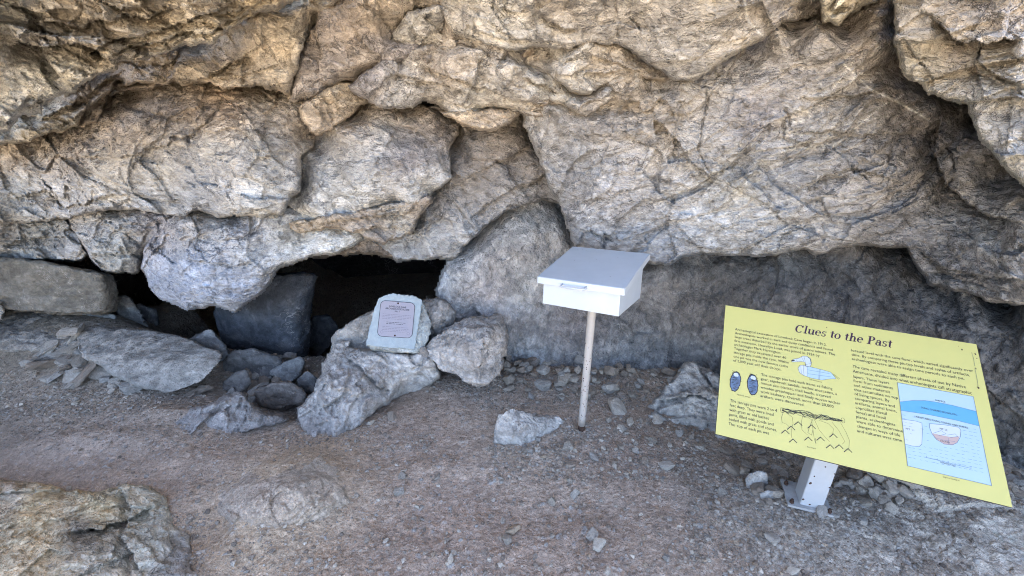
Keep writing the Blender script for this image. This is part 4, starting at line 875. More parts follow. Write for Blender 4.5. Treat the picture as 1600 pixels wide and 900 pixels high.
OB('thin dark slab wedged under the long squared block', [(88, 491), (130, 488), (183, 493), (180, 509), (125, 509)], 2.78, .35, (.19, .2, .2), sub=5, seed=43, k=40)
OB('upright grey wedge of rock right of the long squared block', [(183, 464), (190, 460), (203, 465), (218, 486), (236, 516), (180, 514), (178, 490)], 2.92, .3, (.17, .18, .185), sub=5, seed=44, k=40)
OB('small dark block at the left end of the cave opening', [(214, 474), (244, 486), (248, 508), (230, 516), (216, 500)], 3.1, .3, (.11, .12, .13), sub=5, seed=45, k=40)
OB('rock fragment cut by the left edge beside the slate pile', [(-30, 552), (0, 560), (21, 582), (6, 594), (-30, 600)], 2.42, .15, (.33, .33, .32), sub=5, seed=46)
OB('narrow pale stone at the left edge under the long squared block', [(-30, 462), (0, 470), (7, 482), (4, 500), (-30, 505)], 2.5, .2, (.36, .36, .34), sub=5, seed=47)
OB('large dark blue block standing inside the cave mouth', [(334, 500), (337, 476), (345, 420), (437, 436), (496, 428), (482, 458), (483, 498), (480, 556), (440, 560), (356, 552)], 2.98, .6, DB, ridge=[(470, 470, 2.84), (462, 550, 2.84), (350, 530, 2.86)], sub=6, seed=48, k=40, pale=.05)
OB('triangular dark boulder at the foot of the large dark block', [(292, 532), (328, 514), (346, 530), (362, 556), (330, 572), (294, 556)], 2.62, .25, (.18, .19, .2), sub=5, seed=49, k=40)
OB('smooth slanting rock lying before the large dark block', [(420, 584), (434, 571), (470, 555), (477, 566), (470, 586), (452, 600)], 2.5, .2, (.2, .21, .215), sub=5, seed=50, k=40)
OB('dark rounded rock in the gap left of the bedrock ledge', [(462, 592), (480, 579), (496, 590), (490, 618), (466, 616)], 2.38, .15, (.15, .155, .16), sub=5, seed=51)
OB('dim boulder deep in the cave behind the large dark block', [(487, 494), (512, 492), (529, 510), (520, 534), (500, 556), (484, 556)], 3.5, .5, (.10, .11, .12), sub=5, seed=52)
OB('squat rock in the hollow below the cave mouth', [(350, 596), (372, 580), (386, 578), (392, 598), (376, 616), (352, 616)], 2.36, .2, (.2, .195, .19), sub=5, seed=53)
OB('flat mound of rock on the floor of the hollow', [(395, 612), (420, 598), (452, 596), (480, 612), (478, 630), (440, 642), (405, 634)], 2.26, .25, (.20, .185, .17), sub=5, seed=54, pale=.03)
OB('rubble covered rock against the large dark block', [(345, 566), (362, 548), (400, 546), (440, 560), (446, 580), (400, 600), (350, 598)], 2.54, .3, (.15, .155, .16), sub=5, seed=55)
OB('low grey rock behind the memorial stone on its left', [(518, 532), (524, 520), (540, 512), (558, 505), (578, 490), (600, 482), (612, 560), (560, 562), (522, 556)], 2.42, .35, (.36, .36, .35), sub=6, seed=56, k=30, rough=.02)
OB('rounded boulder behind the memorial stone on its right', [(640, 480), (659, 468), (691, 462), (706, 471), (717, 490), (714, 512), (690, 530), (660, 545), (636, 540)], 2.5, .35, (.33, .335, .335), ridge=[(680, 500, 2.38)], sub=6, seed=57, k=16, rough=.016)
OB('large blocky pale boulder right of the memorial stone', [(666, 542, 2.30), (668, 554, 2.24), (688, 580, 2.16), (726, 597, 2.10), (752, 600, 2.06), (772, 584, 2.16), (786, 561, 2.26), (792, 524, 2.38), (787, 494, 2.46), (779, 489, 2.5), (726, 495, 2.5), (714, 499, 2.46), (700, 518, 2.38)], 2.2, .22, (.40, .39, .375),
   ridge=[(757, 530, 2.10), (752, 560, 2.05), (700, 530, 2.24), (710, 560, 2.14)], sub=6, seed=58, k=40, rough=.022, facet=.016, pale=.12)
OB('small dark stone tucked between the memorial stone and the blocky boulder', [(652, 545), (664, 540), (672, 552), (668, 562), (652, 562)], 2.24, .1, (.24, .23, .22), sub=4, seed=59)
OB('pale angular rock on the path left of the box post', [(766, 700, 1.76), (771, 662, 1.80), (779, 645, 1.83), (801, 637, 1.86), (840, 648, 1.92), (877, 655, 1.94), (876, 668, 1.9), (851, 690, 1.83), (826, 702, 1.78), (797, 706, 1.755)], 1.8, .14, (.42, .415, .40),
   ridge=[(812, 664, 1.78), (800, 680, 1.75), (790, 652, 1.82)], sub=6, seed=60, k=44, rough=.016, facet=.012, pale=.2)
OB('flat half buried stone in the path left of the pale angular rock', [(678, 704), (690, 701), (704, 706), (710, 716), (690, 719), (678, 713)], 1.76, .05, (.30, .30, .29), sub=4, seed=61)
OB('half buried stone on the floor at left above the brown bedrock slab', [(140, 752), (150, 732), (166, 725), (184, 735), (182, 748), (172, 758), (150, 762)], 1.58, .12, (.32, .30, .27), sub=5, seed=62, k=30)
OB('grey block at the left foot of the sign post', [(1163, 748), (1170, 740), (1184, 735), (1199, 738), (1203, 760), (1184, 768), (1166, 762)], 1.46, .09, (.38, .38, .37), ridge=[(1180, 752, 1.5)], sub=5, seed=63, k=44)
OB('pale chip block just below the grey block by the sign post', [(1187, 772), (1200, 766), (1213, 770), (1210, 786), (1192, 794)], 1.40, .06, (.40, .40, .39), sub=5, seed=64, k=44)
OB('white stone right behind the sign post under the panel', [(1240, 712), (1258, 710), (1262, 728), (1250, 730)], 1.72, .08, (.46, .45, .43), sub=4, seed=65, k=44)
OB('long pale splinter of slate lying right of the sign base plate', [(1297, 768), (1308, 765), (1322, 788), (1320, 799), (1306, 800)], 1.46, .04, (.38, .38, .36), sub=4, seed=66, k=44)
OB('dark lump of rock right of the sign post', [(1306, 750), (1316, 742), (1334, 746), (1338, 762), (1322, 770), (1308, 766)], 1.55, .07, (.25, .24, .22), sub=5, seed=67)
OB('pale upright chip beside the dark lump of rock', [(1331, 758), (1337, 749), (1345, 754), (1343, 772), (1333, 776)], 1.5, .04, (.40, .40, .38), sub=4, seed=68, k=44)
OB('angular white stone under the lower edge of the yellow panel', [(1346, 752), (1354, 745), (1372, 750), (1370, 764), (1350, 764)], 1.53, .06, (.44, .43, .41), sub=4, seed=69, k=44)
OB('rust and white shard sunk in the grey mortar patch', [(1352, 812), (1362, 808), (1382, 824), (1397, 832), (1394, 846), (1380, 852), (1364, 836)], 1.33, .04, (.40, .36, .29), sub=5, seed=70, k=40)
OB('grey rock flush with the ground at the lower right of the path', [(1142, 850), (1150, 836), (1168, 830), (1188, 836), (1190, 856), (1166, 868), (1146, 864)], 1.25, .05, (.30, .285, .26), sub=5, seed=71)
OB('blunt grey cobble near the bottom edge right of centre', [(1246, 868), (1262, 862), (1284, 872), (1286, 884), (1262, 886)], 1.14, .05, (.30, .30, .29), sub=4, seed=72)
OB('whitish stone where the gravel meets the wall behind the sign', [(1572, 742), (1586, 736), (1600, 744), (1600, 758), (1578, 760)], 1.6, .07, (.33, .33, .32), sub=4, seed=73)
OB('dark angular stone at the right edge under the yellow panel', [(1592, 768), (1612, 760), (1626, 772), (1610, 786)], 1.48, .07, (.26, .26, .25), sub=4, seed=74)

# ------------------------------------------------------------------ loose stones
rng = np.random.default_rng(11)
def stone_mesh(i, colr, sub=3, planes=9):
    r_ = np.random.default_rng(900 + i)
    V, Fc = ico(sub)
    ns = int(r_.integers(4, 7)); an = np.linspace(0, 6.283, ns, endpoint=False) + r_.normal(0, .22, ns)
    n = np.stack([np.cos(an), np.sin(an), r_.normal(0, .25, ns)], 1)
    up = np.array([[0, 0, 1.0], [0, 0, -1.0], [0, 0, 1.0]]) + r_.normal(0, .22, (3, 3))
    n = np.r_[n, up]; n /= np.linalg.norm(n, axis=1)[:, None]
    dd = np.r_[r_.uniform(.62, .95, ns), r_.uniform(.5, .75, 3)]
    g = np.clip(V @ n.T, 0, None) / dd
    r = (g ** 70).sum(1) ** (-1 / 70); r = np.minimum(r, 1.3)
    P = V * r[:, None] + .022 * r_.normal(size=V.shape)
    C = np.tile(np.array(colr), (len(V), 1)) * (1 + .10 * r_.normal(size=(len(V), 1)))
    me_o = mesh_np('stone', P, Fc, M_STONE, None, C, smooth=False)
    me = me_o.data; bpy.data.objects.remove(me_o)
    return me
SCOL = [tuple(np.array(c_) * np.array([1.12, 1.0, .86])) for c_ in [(.30, .29, .27), (.35, .35, .34), (.27, .245, .22), (.40, .39, .37), (.31, .32, .325), (.24, .22, .20), (.33, .29, .24), (.46, .45, .42)]]
SM = [stone_mesh(i, SCOL[i % 8]) for i in range(24)]
def stone(px, py, wpx, hpx=None, tone=None, flat=None, label=None, group=None, sink=.3, Yd=None, zadd=0.0):
    q = ground_at(px, py)
    dep = q[1] * CP + (CAM[2] - q[2]) * SP
    wm = wpx / F_PX * dep / 2
    i = int(rng.integers(24)) if tone is None else int(tone + 8 * rng.integers(3))
    o = bpy.data.objects.new('stone', SM[i]); col.objects.link(o)
    fl = flat if flat is not None else rng.uniform(.45, .8)
    o.scale = (wm, wm * rng.uniform(.6, .95), wm * fl)
    o.rotation_euler = (rng.normal(0, .32), rng.normal(0, .32), rng.uniform(0, 6.28) if label is None or hpx is None else hpx)
    o.location = (q[0], q[1], q[2] + wm * fl * (.78 - sink) + .002 + zadd)
    tag(o, label, 'stone', group)
    return o
NAMED = [
 (854, 571, 13, 7, 'white pebble at the foot of the wall left of the box post'),
 (965, 641, 34, 3, 'flat oval stone lying right of the box post'),
 (984, 663, 15, 7, 'bright white wedge of stone right of the post foot'),
 (1026, 660, 16, 3, 'small grey slab left of the bedrock outcrop'),
 (841, 688, 11, 4, 'blue grey chip leaning on the right end of the pale angular rock'),
 (886, 701, 17, 0, 'rounded stone in front of the post foot on its left'),
 (927, 716, 14, 4, 'pointed blue grey stone before the post foot'),
 (1040, 731, 22, 1, 'angular pale stone midway between box post and sign'),
 (1011, 686, 10, 2, 'brown chip among gravel left of the yellow sign'),
 (629, 745, 13, 0, 'round pebble in the footpath below the flat half buried stone'),
 (631, 737, 8, 7, 'tiny white pebble touching the round pebble in the footpath'),
 (624, 771, 13, 1, 'grey pebble in the footpath below the round pebble'),
 (579, 663, 10, 7, 'white pebble below the bedrock ledge'),
 (611, 653, 17, 2, 'flat brown stone below the bedrock ledge'),
 (792, 845, 18, 0, 'oval grey pebble low in the centre of the path'),
 (803, 830, 19, 6, 'yellowish brown stone just above the oval grey pebble'),
 (786, 815, 10, 3, 'pale chip above the yellowish brown stone'),
 (924, 839, 16, 1, 'light grey chip low in the path right of the oval pebble'),
 (934, 854, 20, 7, 'white sliver of stone below the light grey chip'),
 (704, 876, 13, 7, 'white stone at the bottom of the path left of centre'),
 (709, 865, 9, 1, 'small grey stone above the white stone at the bottom of the path'),
 (603, 846, 9, 7, 'small white pebble low on the left side of the path'),
 (891, 752, 11, 0, 'pair sized pebble in the middle of the path below the post'),
 (899, 774, 13, 1, 'blue grey pebble in the middle of the path'),
 (862, 786, 12, 0, 'dull stone left of the blue grey pebble'),
 (1040, 873, 13, 4, 'blue chip low on the right side of the path'),
 (950, 893, 10, 7, 'white chip at the bottom edge in the middle'),
 (683, 748, 9, 0, 'little grey pebble near the centre left of the path'),
 (652, 793, 9, 7, 'white speck pebble with a dark hollow in the path'),
 (207, 612, 26, 4, 'pale blue boulder chip below the slab boulder'),
 (317, 614, 22, 2, 'knobbly brown stone at the rim of the hollow'),
 (298, 618, 14, 2, 'small brown stone beside the knobbly brown stone'),
 (108, 765, 7, 7, 'white pebble above the brown bedrock slab'),
 (118, 632, 7, 7, 'tiny white pebble on the dark floor at far left'),
 (1091, 700, 16, 3, 'pale stone left of the lower corner of the yellow sign'),
 (1213, 736, 14, 1, 'grey stone left of the sign post in the shade of the panel'),
 (1281, 803, 18, 4, 'grey fragment just below the sign base plate'),
 (1348, 817, 14, 4, 'small grey stone right below the sign base plate'),
 (1236, 895, 18, 7, 'white stone at the bottom edge left of the sign'),
 (1228, 762, 12, 3, 'pale chip between the grey block and the sign post'),
 (480, 778, 6, 7, 'white speck stone on the bedrock hump'),
 (446, 824, 7, 7, 'white pebble at the foot of the bedrock hump'),
 (1205, 843, 22, 1, 'flat grey stone in the gravel below the sign')]
for px, py, ww, tone, lb in NAMED:
    stone(px, py, ww * 1.2, None, tone, None, lb, None, sink=.22)
TONE = ['grey', 'light grey', 'brownish', 'pale', 'blue grey', 'dark brown', 'tan', 'whitish']
def scatter(n, cx, cy, rx, ry, w0, w1, label, group, flat=None, tones=None, sink=.25, pile=0.0, keep=None):
    k = 0
    while k < n:
        a, b = rng.normal(size=2) * .5
        if a * a + b * b > 1: continue
        px, py = cx + a * rx, cy + b * ry
        if keep and not keep(px, py): continue
        wv = 1.25 * w0 * (w1 / w0) ** (rng.random() ** 1.6)
        tn = int(rng.choice(tones)) if tones else int(rng.integers(8))
        zone = ('rear ' if b < -.25 else 'front ' if b > .25 else 'middle ') + ('left' if a < -.2 else 'right' if a > .2 else 'centre')
        sz = 'large' if wv > w0 * 1.25 * (w1 / w0) ** .55 else 'small' if wv < w0 * 1.25 * (w1 / w0) ** .2 else 'medium'
        lb = sz + ' ' + TONE[tn] + ' ' + label + ', ' + zone
        o = stone(px, py, wv, None, tn, flat, lb, group, sink=sink)
        if pile: o.location.z += pile * (1 - a * a - b * b) * rng.random()
        k += 1
wallfoot = lambda px, py: py > 556 + max(0, (px - 850)) * .12 and not (1010 < px < 1180 and py > 600)
scatter(75, 930, 592, 190, 44, 8, 24, 'stone at the wall foot behind the box post', 'rubble at the foot of the wall', tones=[0, 1, 4, 5, 2, 0], pile=.05, keep=wallfoot)
scatter(30, 800, 575, 70, 26, 7, 18, 'stone right of the blocky boulder', 'rubble beside the blocky boulder', tones=[0, 1, 4, 5], pile=.03, keep=wallfoot)
scatter(45, 930, 700, 190, 46, 5, 14, 'pebble around the box post', 'small stones around the box post', keep=lambda px, py: not (765 < px < 880 and py < 702))
scatter(52, 108, 562, 66, 46, 12, 40, 'flake in the slate pile', 'slate chips in the pile at the left', flat=.34, tones=[0, 1, 4, 5, 1], pile=.06)
scatter(14, 185, 585, 30, 30, 9, 20, 'block below the slab boulder', 'small blocks at the foot of the slab boulder', tones=[1, 4, 3])
scatter(44, 400, 590, 95, 50, 8, 30, 'chunk in the hollow at the cave mouth', 'rubble in the hollow at the cave mouth', tones=[0, 5, 4], pile=.02)
scatter(36, 1180, 740, 90, 70, 7, 26, 'chip left of the sign post', 'loose chips left of the sign post', tones=[0, 2, 5, 3])
scatter(36, 1370, 768, 130, 34, 8, 30, 'stone beneath the yellow sign', 'loose stones beneath the sign', tones=[0, 1, 3, 5, 3, 7])
scatter(12, 1590, 755, 30, 22, 8, 22, 'stone at the right wall', 'rubble at the right wall', tones=[0, 5, 4])
# gravel nobody could count
def gravel(name, n, regions, smin, smax):
    base = [ico(1)[0] * np.random.default_rng(i).uniform(.6, 1.25, (12, 1)) for i in range(12)]
    Fi = ico(1)[1]
    Vs, Fs, Cs = [], [], []; off = 0
    reg = np.array([r_[-1] for r_ in regions], float); reg /= reg.sum()
    pick = rng.choice(len(regions), n, p=reg)
    Q = []
    for k in range(n):
        cx, cy, rx, ry, _ = regions[pick[k]]
        Q.append((cx + rx * rng.uniform(-1, 1), cy + ry * rng.uniform(-1, 1)))
    Q = np.array(Q); G = gp(Q[:, 0], Q[:, 1], 0.0)
    z = gzv(G[:, 0], G[:, 1]); G = gp(Q[:, 0], Q[:, 1], 0) ; 
    G = CAM + ray(Q[:, 0], Q[:, 1]) * ((z - CAM[2]) / ray(Q[:, 0], Q[:, 1])[:, 2])[:, None]
    z = gzv(G[:, 0], G[:, 1])
    s = smin * (smax / smin) ** (rng.random(n) ** 2.6)
    for k in range(n):
        B = base[k % 12] * np.array([s[k], s[k] * rng.uniform(.6, 1), s[k] * rng.uniform(.35, .7)])
        a = rng.uniform(0, 6.28); ca, sa = math.cos(a), math.sin(a)
        B = np.stack([B[:, 0] * ca - B[:, 1] * sa, B[:, 0] * sa + B[:, 1] * ca, B[:, 2]], 1)
        Vs.append(B + [G[k, 0], G[k, 1], z[k] + s[k] * .22]); Fs.append(Fi + off); off += 12
        c = np.array(SCOL[int(rng.choice([0, 0, 1, 2, 2, 5, 5, 4, 6, 3, 7]))]) * rng.uniform(.75, 1.1)
        Cs.append(np.tile(c, (12, 1)))
    o = mesh_np(name, np.concatenate(Vs), np.concatenate(Fs), M_STONE, None, np.concatenate(Cs), smooth=False)
    return tag(o, 'fine gravel and grit strewn over the dusty cave floor', 'gravel', None, 'stuff')
gravel('gravel', 21000, [(800, 780, 620, 130, 2.2), (930, 600, 190, 40, 2.2), (940, 700, 170, 50, 1.6), (1180, 760, 110, 120, 1.8), (1330, 850, 200, 60, .9), (110, 600, 140, 50, 1.4), (250, 660, 260, 40, .7), (430, 590, 90, 50, .6), (1450, 780, 150, 30, .5), (560, 690, 120, 16, .25), (735, 603, 70, 12, .3), (820, 702, 60, 9, .25), (230, 620, 90, 12, .4), (290, 850, 30, 50, .2), (905, 679, 24, 9, .14), (1270, 800, 60, 14, .3)], .0030, .015)

# ------------------------------------------------------------------ painted metal box on its post
M_WHITE = flat_mat('white_painted_metal', (.47, .505, .53), .42, .45, noise=.06, nscale=9, bump=.0004)
M_CREAM = flat_mat('cream_painted_pipe', (.43, .395, .35), .5, .4, noise=.12, nscale=22, bump=.0006)
M_RUST = flat_mat('rusty_steel', (.07, .042, .03), .85, .2, noise=.4, nscale=60, bump=.002)
M_CHIP = flat_mat('bare_chipped_paint', (.09, .06, .045), .8, .2, noise=.3, nscale=80)
def frame_prism(bm, o, u, v, k, x0, x1, y0, y1, z0, z1, sl=0.0, bev=0.0):
    """box in the frame (u, v, k) at o; top rises with slope sl along v"""
    def P(i, j, h): return bm.verts.new(tuple(o + u * i + v * j + k * h))
    b = [P(x0, y0, z0), P(x1, y0, z0), P(x1, y1, z0), P(x0, y1, z0)]
    t = [P(x0, y0, z1 + sl * y0), P(x1, y0, z1 + sl * y0), P(x1, y1, z1 + sl * y1), P(x0, y1, z1 + sl * y1)]
    fs = [bm.faces.new(b[::-1]), bm.faces.new(t)]
    for i in range(4): fs.append(bm.faces.new((b[i], b[(i + 1) % 4], t[(i + 1) % 4], t[i])))
    if bev:
        es = list({e for f in fs for e in f.edges})
        bmesh.ops.bevel(bm, geom=es, offset=bev, segments=2, affect='EDGES', profile=.5)
def tube(bm, pts, r, seg=12, r2=None):
    pts = [np.array(p_, float) for p_ in pts]; rings = []
    for i, p_ in enumerate(pts):
        d = pts[min(i + 1, len(pts) - 1)] - pts[max(i - 1, 0)]; d /= np.linalg.norm(d)
        a = np.cross(d, [0, 0, 1.0]);
        if np.linalg.norm(a) < 1e-3: a = np.array([1.0, 0, 0])
        a /= np.linalg.norm(a); b = np.cross(d, a)
        rr = r if r2 is None else r + (r2 - r) * i / (len(pts) - 1)
        rings.append([bm.verts.new(tuple(p_ + rr * (a * math.cos(t) + b * math.sin(t)))) for t in np.linspace(0, 2 * math.pi, seg, endpoint=False)])
    for i in range(len(rings) - 1):
        for j in range(seg): bm.faces.new((rings[i][j], rings[i][(j + 1) % seg], rings[i + 1][(j + 1) % seg], rings[i + 1][j]))
    bm.faces.new(rings[0][::-1]); bm.faces.new(rings[-1])
Kz = np.array([0, 0, 1.0])
bx, by, bz, ba, bw, bd, hf, hb, ov, ro, pi_ = .3904, 1.8426, .8079, .5342, .359, .3719, .1122, .198, .019, .0524, -.1331
u = np.array([math.cos(ba), -math.sin(ba), 0]); v = np.array([math.sin(ba), math.cos(ba), 0])
u = u * math.cos(ro) + Kz * math.sin(ro); v = v * math.cos(pi_) + Kz * math.sin(pi_); k = np.cross(u, v); k /= np.linalg.norm(k)
o0 = np.array([bx, by, bz]) - u * bw / 2 - v * bd / 2
sl = (hb - hf) / bd
foot = ground_at(908, 672)
box = tag(empty('drop_box'), 'white painted metal box with a sloping hinged lid on the round cream post', 'box')
bm = bmesh.new(); frame_prism(bm, o0, u, v, k, 0, bw, 0, bd, 0, hf, sl, .003); bm_obj('box_body', bm, M_WHITE, box)
# lid: sloping top with turned down rim
lid = None
bm = bmesh.new()
def lidP(i, j, h): return o0 + u * i + v * j + k * (hf + sl * j + h)
def lidbox(bm, x0, x1, y0, y1, z0, z1, bev=0.0015):
    q = []
    for h in (z0, z1):
        q.append([bm.verts.new(tuple(lidP(i, j, h))) for i, j in ((x0, y0), (x1, y0), (x1, y1), (x0, y1))])
    b, t = q; fs = [bm.faces.new(b[::-1]), bm.faces.new(t)]
    for i in range(4): fs.append(bm.faces.new((b[i], b[(i + 1) % 4], t[(i + 1) % 4], t[i])))
    es = list({e for f in fs for e in f.edges})
    if bev: bmesh.ops.bevel(bm, geom=es, offset=bev, segments=2, affect='EDGES', profile=.5)
lidbox(bm, -ov, bw + ov, -ov, bd + ov, .002, .022, .0025)
lid = bm_obj('lid', bm, M_WHITE, box)
for (a0, a1, b0, b1) in ((-ov, bw + ov, -ov - .0035, -ov - .0005), (bw + ov + .0005, bw + ov + .0035, -ov, bd + ov), (-ov - .0035, -ov - .0005, -ov, bd + ov)):
    bm = bmesh.new(); lidbox(bm, a0, a1, b0, b1, -.008, .0215, .001); bm_obj('lid_rim', bm, M_WHITE, lid)
bm = bmesh.new()
h0, h1 = bw * .29, bw * .60
tube(bm, [lidP(h0, -ov - .002, .006), lidP(h0, -ov - .022, .004), lidP(h0 + .006, -ov - .028, .003), lidP(h1 - .006, -ov - .028, .003), lidP(h1, -ov - .022, .004), lidP(h1, -ov - .002, .006)], .0042, 10)
bm_obj('handle', bm, M_WHITE, lid, True)
bm = bmesh.new()
for i, j in ((.05, .95), (.2, .93), (.13, .96), (.45, .66), (.40, .56), (.8, .2), (.18, .55), (.7, .8)):
    s_ = .0016 + .0012 * rng.random(); c = lidP(bw * i, bd * j, .0228)
    bm.faces.new([bm.verts.new(tuple(c + (u * math.cos(t) + v * math.sin(t)) * s_)) for t in np.linspace(0, 6.28, 7, endpoint=False)])
bm_obj('paint_chip', bm, M_CHIP, lid)
post = tag(empty('box_post'), 'slim round cream post with rust specks carrying the white box', 'post')
top = np.array([bx, by, bz]) - k * .0005; ft = np.array([foot[0], foot[1], foot[2]])
ax = (top - ft)
bm = bmesh.new(); tube(bm, [ft + ax * t for t in np.linspace(.05, 1, 12)], .0200, 24, .0205); bm_obj('post_pipe', bm, M_CREAM, post, True)
bm = bmesh.new(); tube(bm, [ft + ax * t for t in (-.06, .0, .06, .085)], .0188, 20); bm_obj('rusted_foot', bm, M_RUST, post, True)
bm = bmesh.new(); frame_prism(bm, top - k * .006, u, v, k, -.05, .05, -.05, .05, 0, .006, 0, .001); bm_obj('mounting_plate', bm, M_CREAM, post)
bm = bmesh.new()
axn = ax / np.linalg.norm(ax); a1 = np.cross(axn, Kz); a1 = np.array([1.0, 0, 0]) - axn * axn[0]; a1 /= np.linalg.norm(a1); a2 = np.cross(axn, a1)
for n_ in range(95):
    t = .10 + .62 * rng.random() ** 1.1; th = rng.uniform(-3.0, .2) + 0.0; s_ = rng.uniform(.0009, .0028)
    rr_ = .0200 + .0005 * t + .0006
    nrm = a1 * math.cos(th) + a2 * -math.sin(th) * -1
    c = ft + ax * t + nrm * rr_
    tg = np.cross(axn, nrm)
    bm.faces.new([bm.verts.new(tuple(c + (tg * math.cos(q_) * s_ + axn * math.sin(q_) * s_ * 1.3))) for q_ in np.linspace(0, 6.28, 6, endpoint=False)])
bm_obj('rust_speck', bm, M_RUST, post)['kind'] = 'stuff'

# ------------------------------------------------------------------ memorial stone with its plaque
fw = np.array([.96468753, .19458331, -.17752551]); fh = np.array([.12458793, .57301511, .81001947])
fh = fh - fw * (fw @ fh); fh /= np.linalg.norm(fh); fn = np.cross(fw, fh)      # face normal, towards the viewer
YS = 2.16
so = pt(571.6, 541, YS)
def onface(px, py, off=0.0):
    r = ray(px, py); t = ((so - CAM) @ fn + off) / (r @ fn); q = CAM + r * t
    return q, (q - so) @ fw, (q - so) @ fh
def facepoly(pts, off): return [onface(a, b, off)[0] for a, b in pts]
M_CONC = flat_mat('painted_concrete', (.31, .355, .365), .75, .25, noise=.12, nscale=26, bump=.004)
M_PLQ = flat_mat('etched_metal_plate', (.28, .26, .285), .42, .5, noise=.05, nscale=50)
M_INK = flat_mat('dark_print', (.035, .03, .035), .6, .2)
M_INK2 = flat_mat('grey_etching', (.20, .18, .21), .6, .2)
mem = tag(empty('memorial_stone'), 'leaning block of pale blue cast stone bearing a plaque, propped on the bedrock ledge', 'memorial stone')
def rough_slab(name, pts, thick, mat, parent, amp=.004, inset=0.0, seed=3):
    """slab with a ragged outline: front on the face plane, sides going back"""
    P = np.array([[onface(a, b)[1], onface(a, b)[2]] for a, b in pts]); n = len(P)
    out = []
    for i in range(n):
        a, b = P[i], P[(i + 1) % n]; L = np.linalg.norm(b - a); m = max(2, int(L / .006))
        for t in range(m): out.append(a + (b - a) * t / m)
    out = np.array(out); c = out.mean(0)
    r_ = np.random.default_rng(seed)
    bm = bmesh.new(); rings = []
    steps = [(.94, .0), (.985, -.0015), (1.0, -.007)] + [(1.0 + .0 * s_, -.007 - (thick - .007) * s_) for s_ in (.25, .5, .75, 1.0)]
    for q, (sc_, dz) in enumerate(steps):
        ring = []
        for i, p_ in enumerate(out):
            e = amp * (vnoise(np.array([[p_[0] * 60, p_[1] * 60, dz * 50 + seed]]), seed)[0] * 1.6 + vnoise(np.array([[p_[0] * 170, p_[1] * 170, dz * 120]]), seed)[0])
            if q == 0: e *= .15
            d = (p_ - c); d /= np.linalg.norm(d); w2 = c + (p_ - c) * sc_ + d * e
            ring.append(bm.verts.new(tuple(so + fw * w2[0] + fh * w2[1] + fn * (dz + e * .5))))
        rings.append(ring)
    m = len(out)
    for q in range(len(rings) - 1):
        for i in range(m): bm.faces.new((rings[q][i], rings[q + 1][i], rings[q + 1][(i + 1) % m], rings[q][(i + 1) % m]))
    bm.faces.new(rings[0]); bm.faces.new(rings[-1][::-1])
    bmesh.ops.recalc_face_normals(bm, faces=bm.faces)
    return bm_obj(name, bm, mat, parent)
rough_slab('stone_block', [(571.5, 539.7), (577, 513), (585, 482), (591, 467), (600, 461), (613, 458), (628, 460), (645, 462), (656, 466), (660, 470), (655, 505), (648, 546), (620, 544)], .05, M_CONC, mem, .003, seed=4)
# thicker ragged body behind the front face, leaning to the right
def inface(px, py, back): q = onface(px, py)[0]; return q - fn * back
bpts = [inface(*a_, b_) for a_, b_ in (((590, 470), .05), ((597, 461), .05), ((625, 457), .06), ((646, 460), .06), ((661, 470), .03), ((668, 490), .05), ((675, 508), .05), ((673, 526), .04), ((663, 542), .03), ((650, 553), .02), ((600, 546), .02), ((574, 543), .03),
        ((592, 470), .16), ((650, 465), .17), ((672, 500), .15), ((664, 540), .13), ((580, 548), .13))]
boulder('stone_body', bpts, (.38, .43, .44), sub=5, seed=77, k=60, rough=.008, facet=.006, fscale=16, strata=.0, pale=.1, parent=mem, mat=M_BOULDER)
def round_rect(x0, y0, x1, y1, r, seg=8):
    out = []
    for cx, cy, a0 in ((x1 - r, y1 - r, 0), (x0 + r, y1 - r, 90), (x0 + r, y0 + r, 180), (x1 - r, y0 + r, 270)):
        for i in range(seg + 1):
            a = math.radians(a0 + 90 * i / seg); out.append((cx + r * math.cos(a), cy + r * math.sin(a)))
    return out
_, px0, py0 = onface(586.7, 525); _, px1, py1 = onface(651, 474)
cw = [onface(*c_)[1:] for c_ in ((598, 469.6), (651, 474), (641, 528.4), (586.7, 525))]
X0 = (cw[0][0] + cw[3][0]) / 2; X1 = (cw[1][0] + cw[2][0]) / 2; Y0 = (cw[2][1] + cw[3][1]) / 2; Y1 = (cw[0][1] + cw[1][1]) / 2
sx0, sy0, sx1, sy1 = X0, Y0, X1, Y1
def slab2d(name, outline, z0, z1, mat, parent, bev=.0):
    bm = bmesh.new()
    f = bm.faces.new([bm.verts.new(tuple(so + fw * a + fh * b + fn * z1)) for a, b in outline])
    g = bm.faces.new([bm.verts.new(tuple(so + fw * a + fh * b + fn * z0)) for a, b in outline][::-1])
    n = len(outline); fv = f.verts[:]; gv = g.verts[:][::-1]
    for i in range(n): bm.faces.new((gv[i], gv[(i + 1) % n], fv[(i + 1) % n], fv[i]))
    return bm_obj(name, bm, mat, parent)
plq = slab2d('plaque', round_rect(X0, Y0, X1, Y1, .028), -.002, .004, M_PLQ, mem)
b_ = .0012
bm = bmesh.new(); o1 = round_rect(X0 - .0014, Y0 - .0014, X1 + .0014, Y1 + .0014, .0294); o2 = round_rect(X0 + .0012, Y0 + .0012, X1 - .0012, Y1 - .0012, .0268)
A_ = [bm.verts.new(tuple(so + fw * a + fh * b + fn * .0048)) for a, b in o1]; B_ = [bm.verts.new(tuple(so + fw * a + fh * b + fn * .0048)) for a, b in o2]
for i in range(len(A_)): bm.faces.new((A_[i], A_[(i + 1) % len(A_)], B_[(i + 1) % len(A_)], B_[i]))
bm_obj('border_line', bm, M_INK, plq)

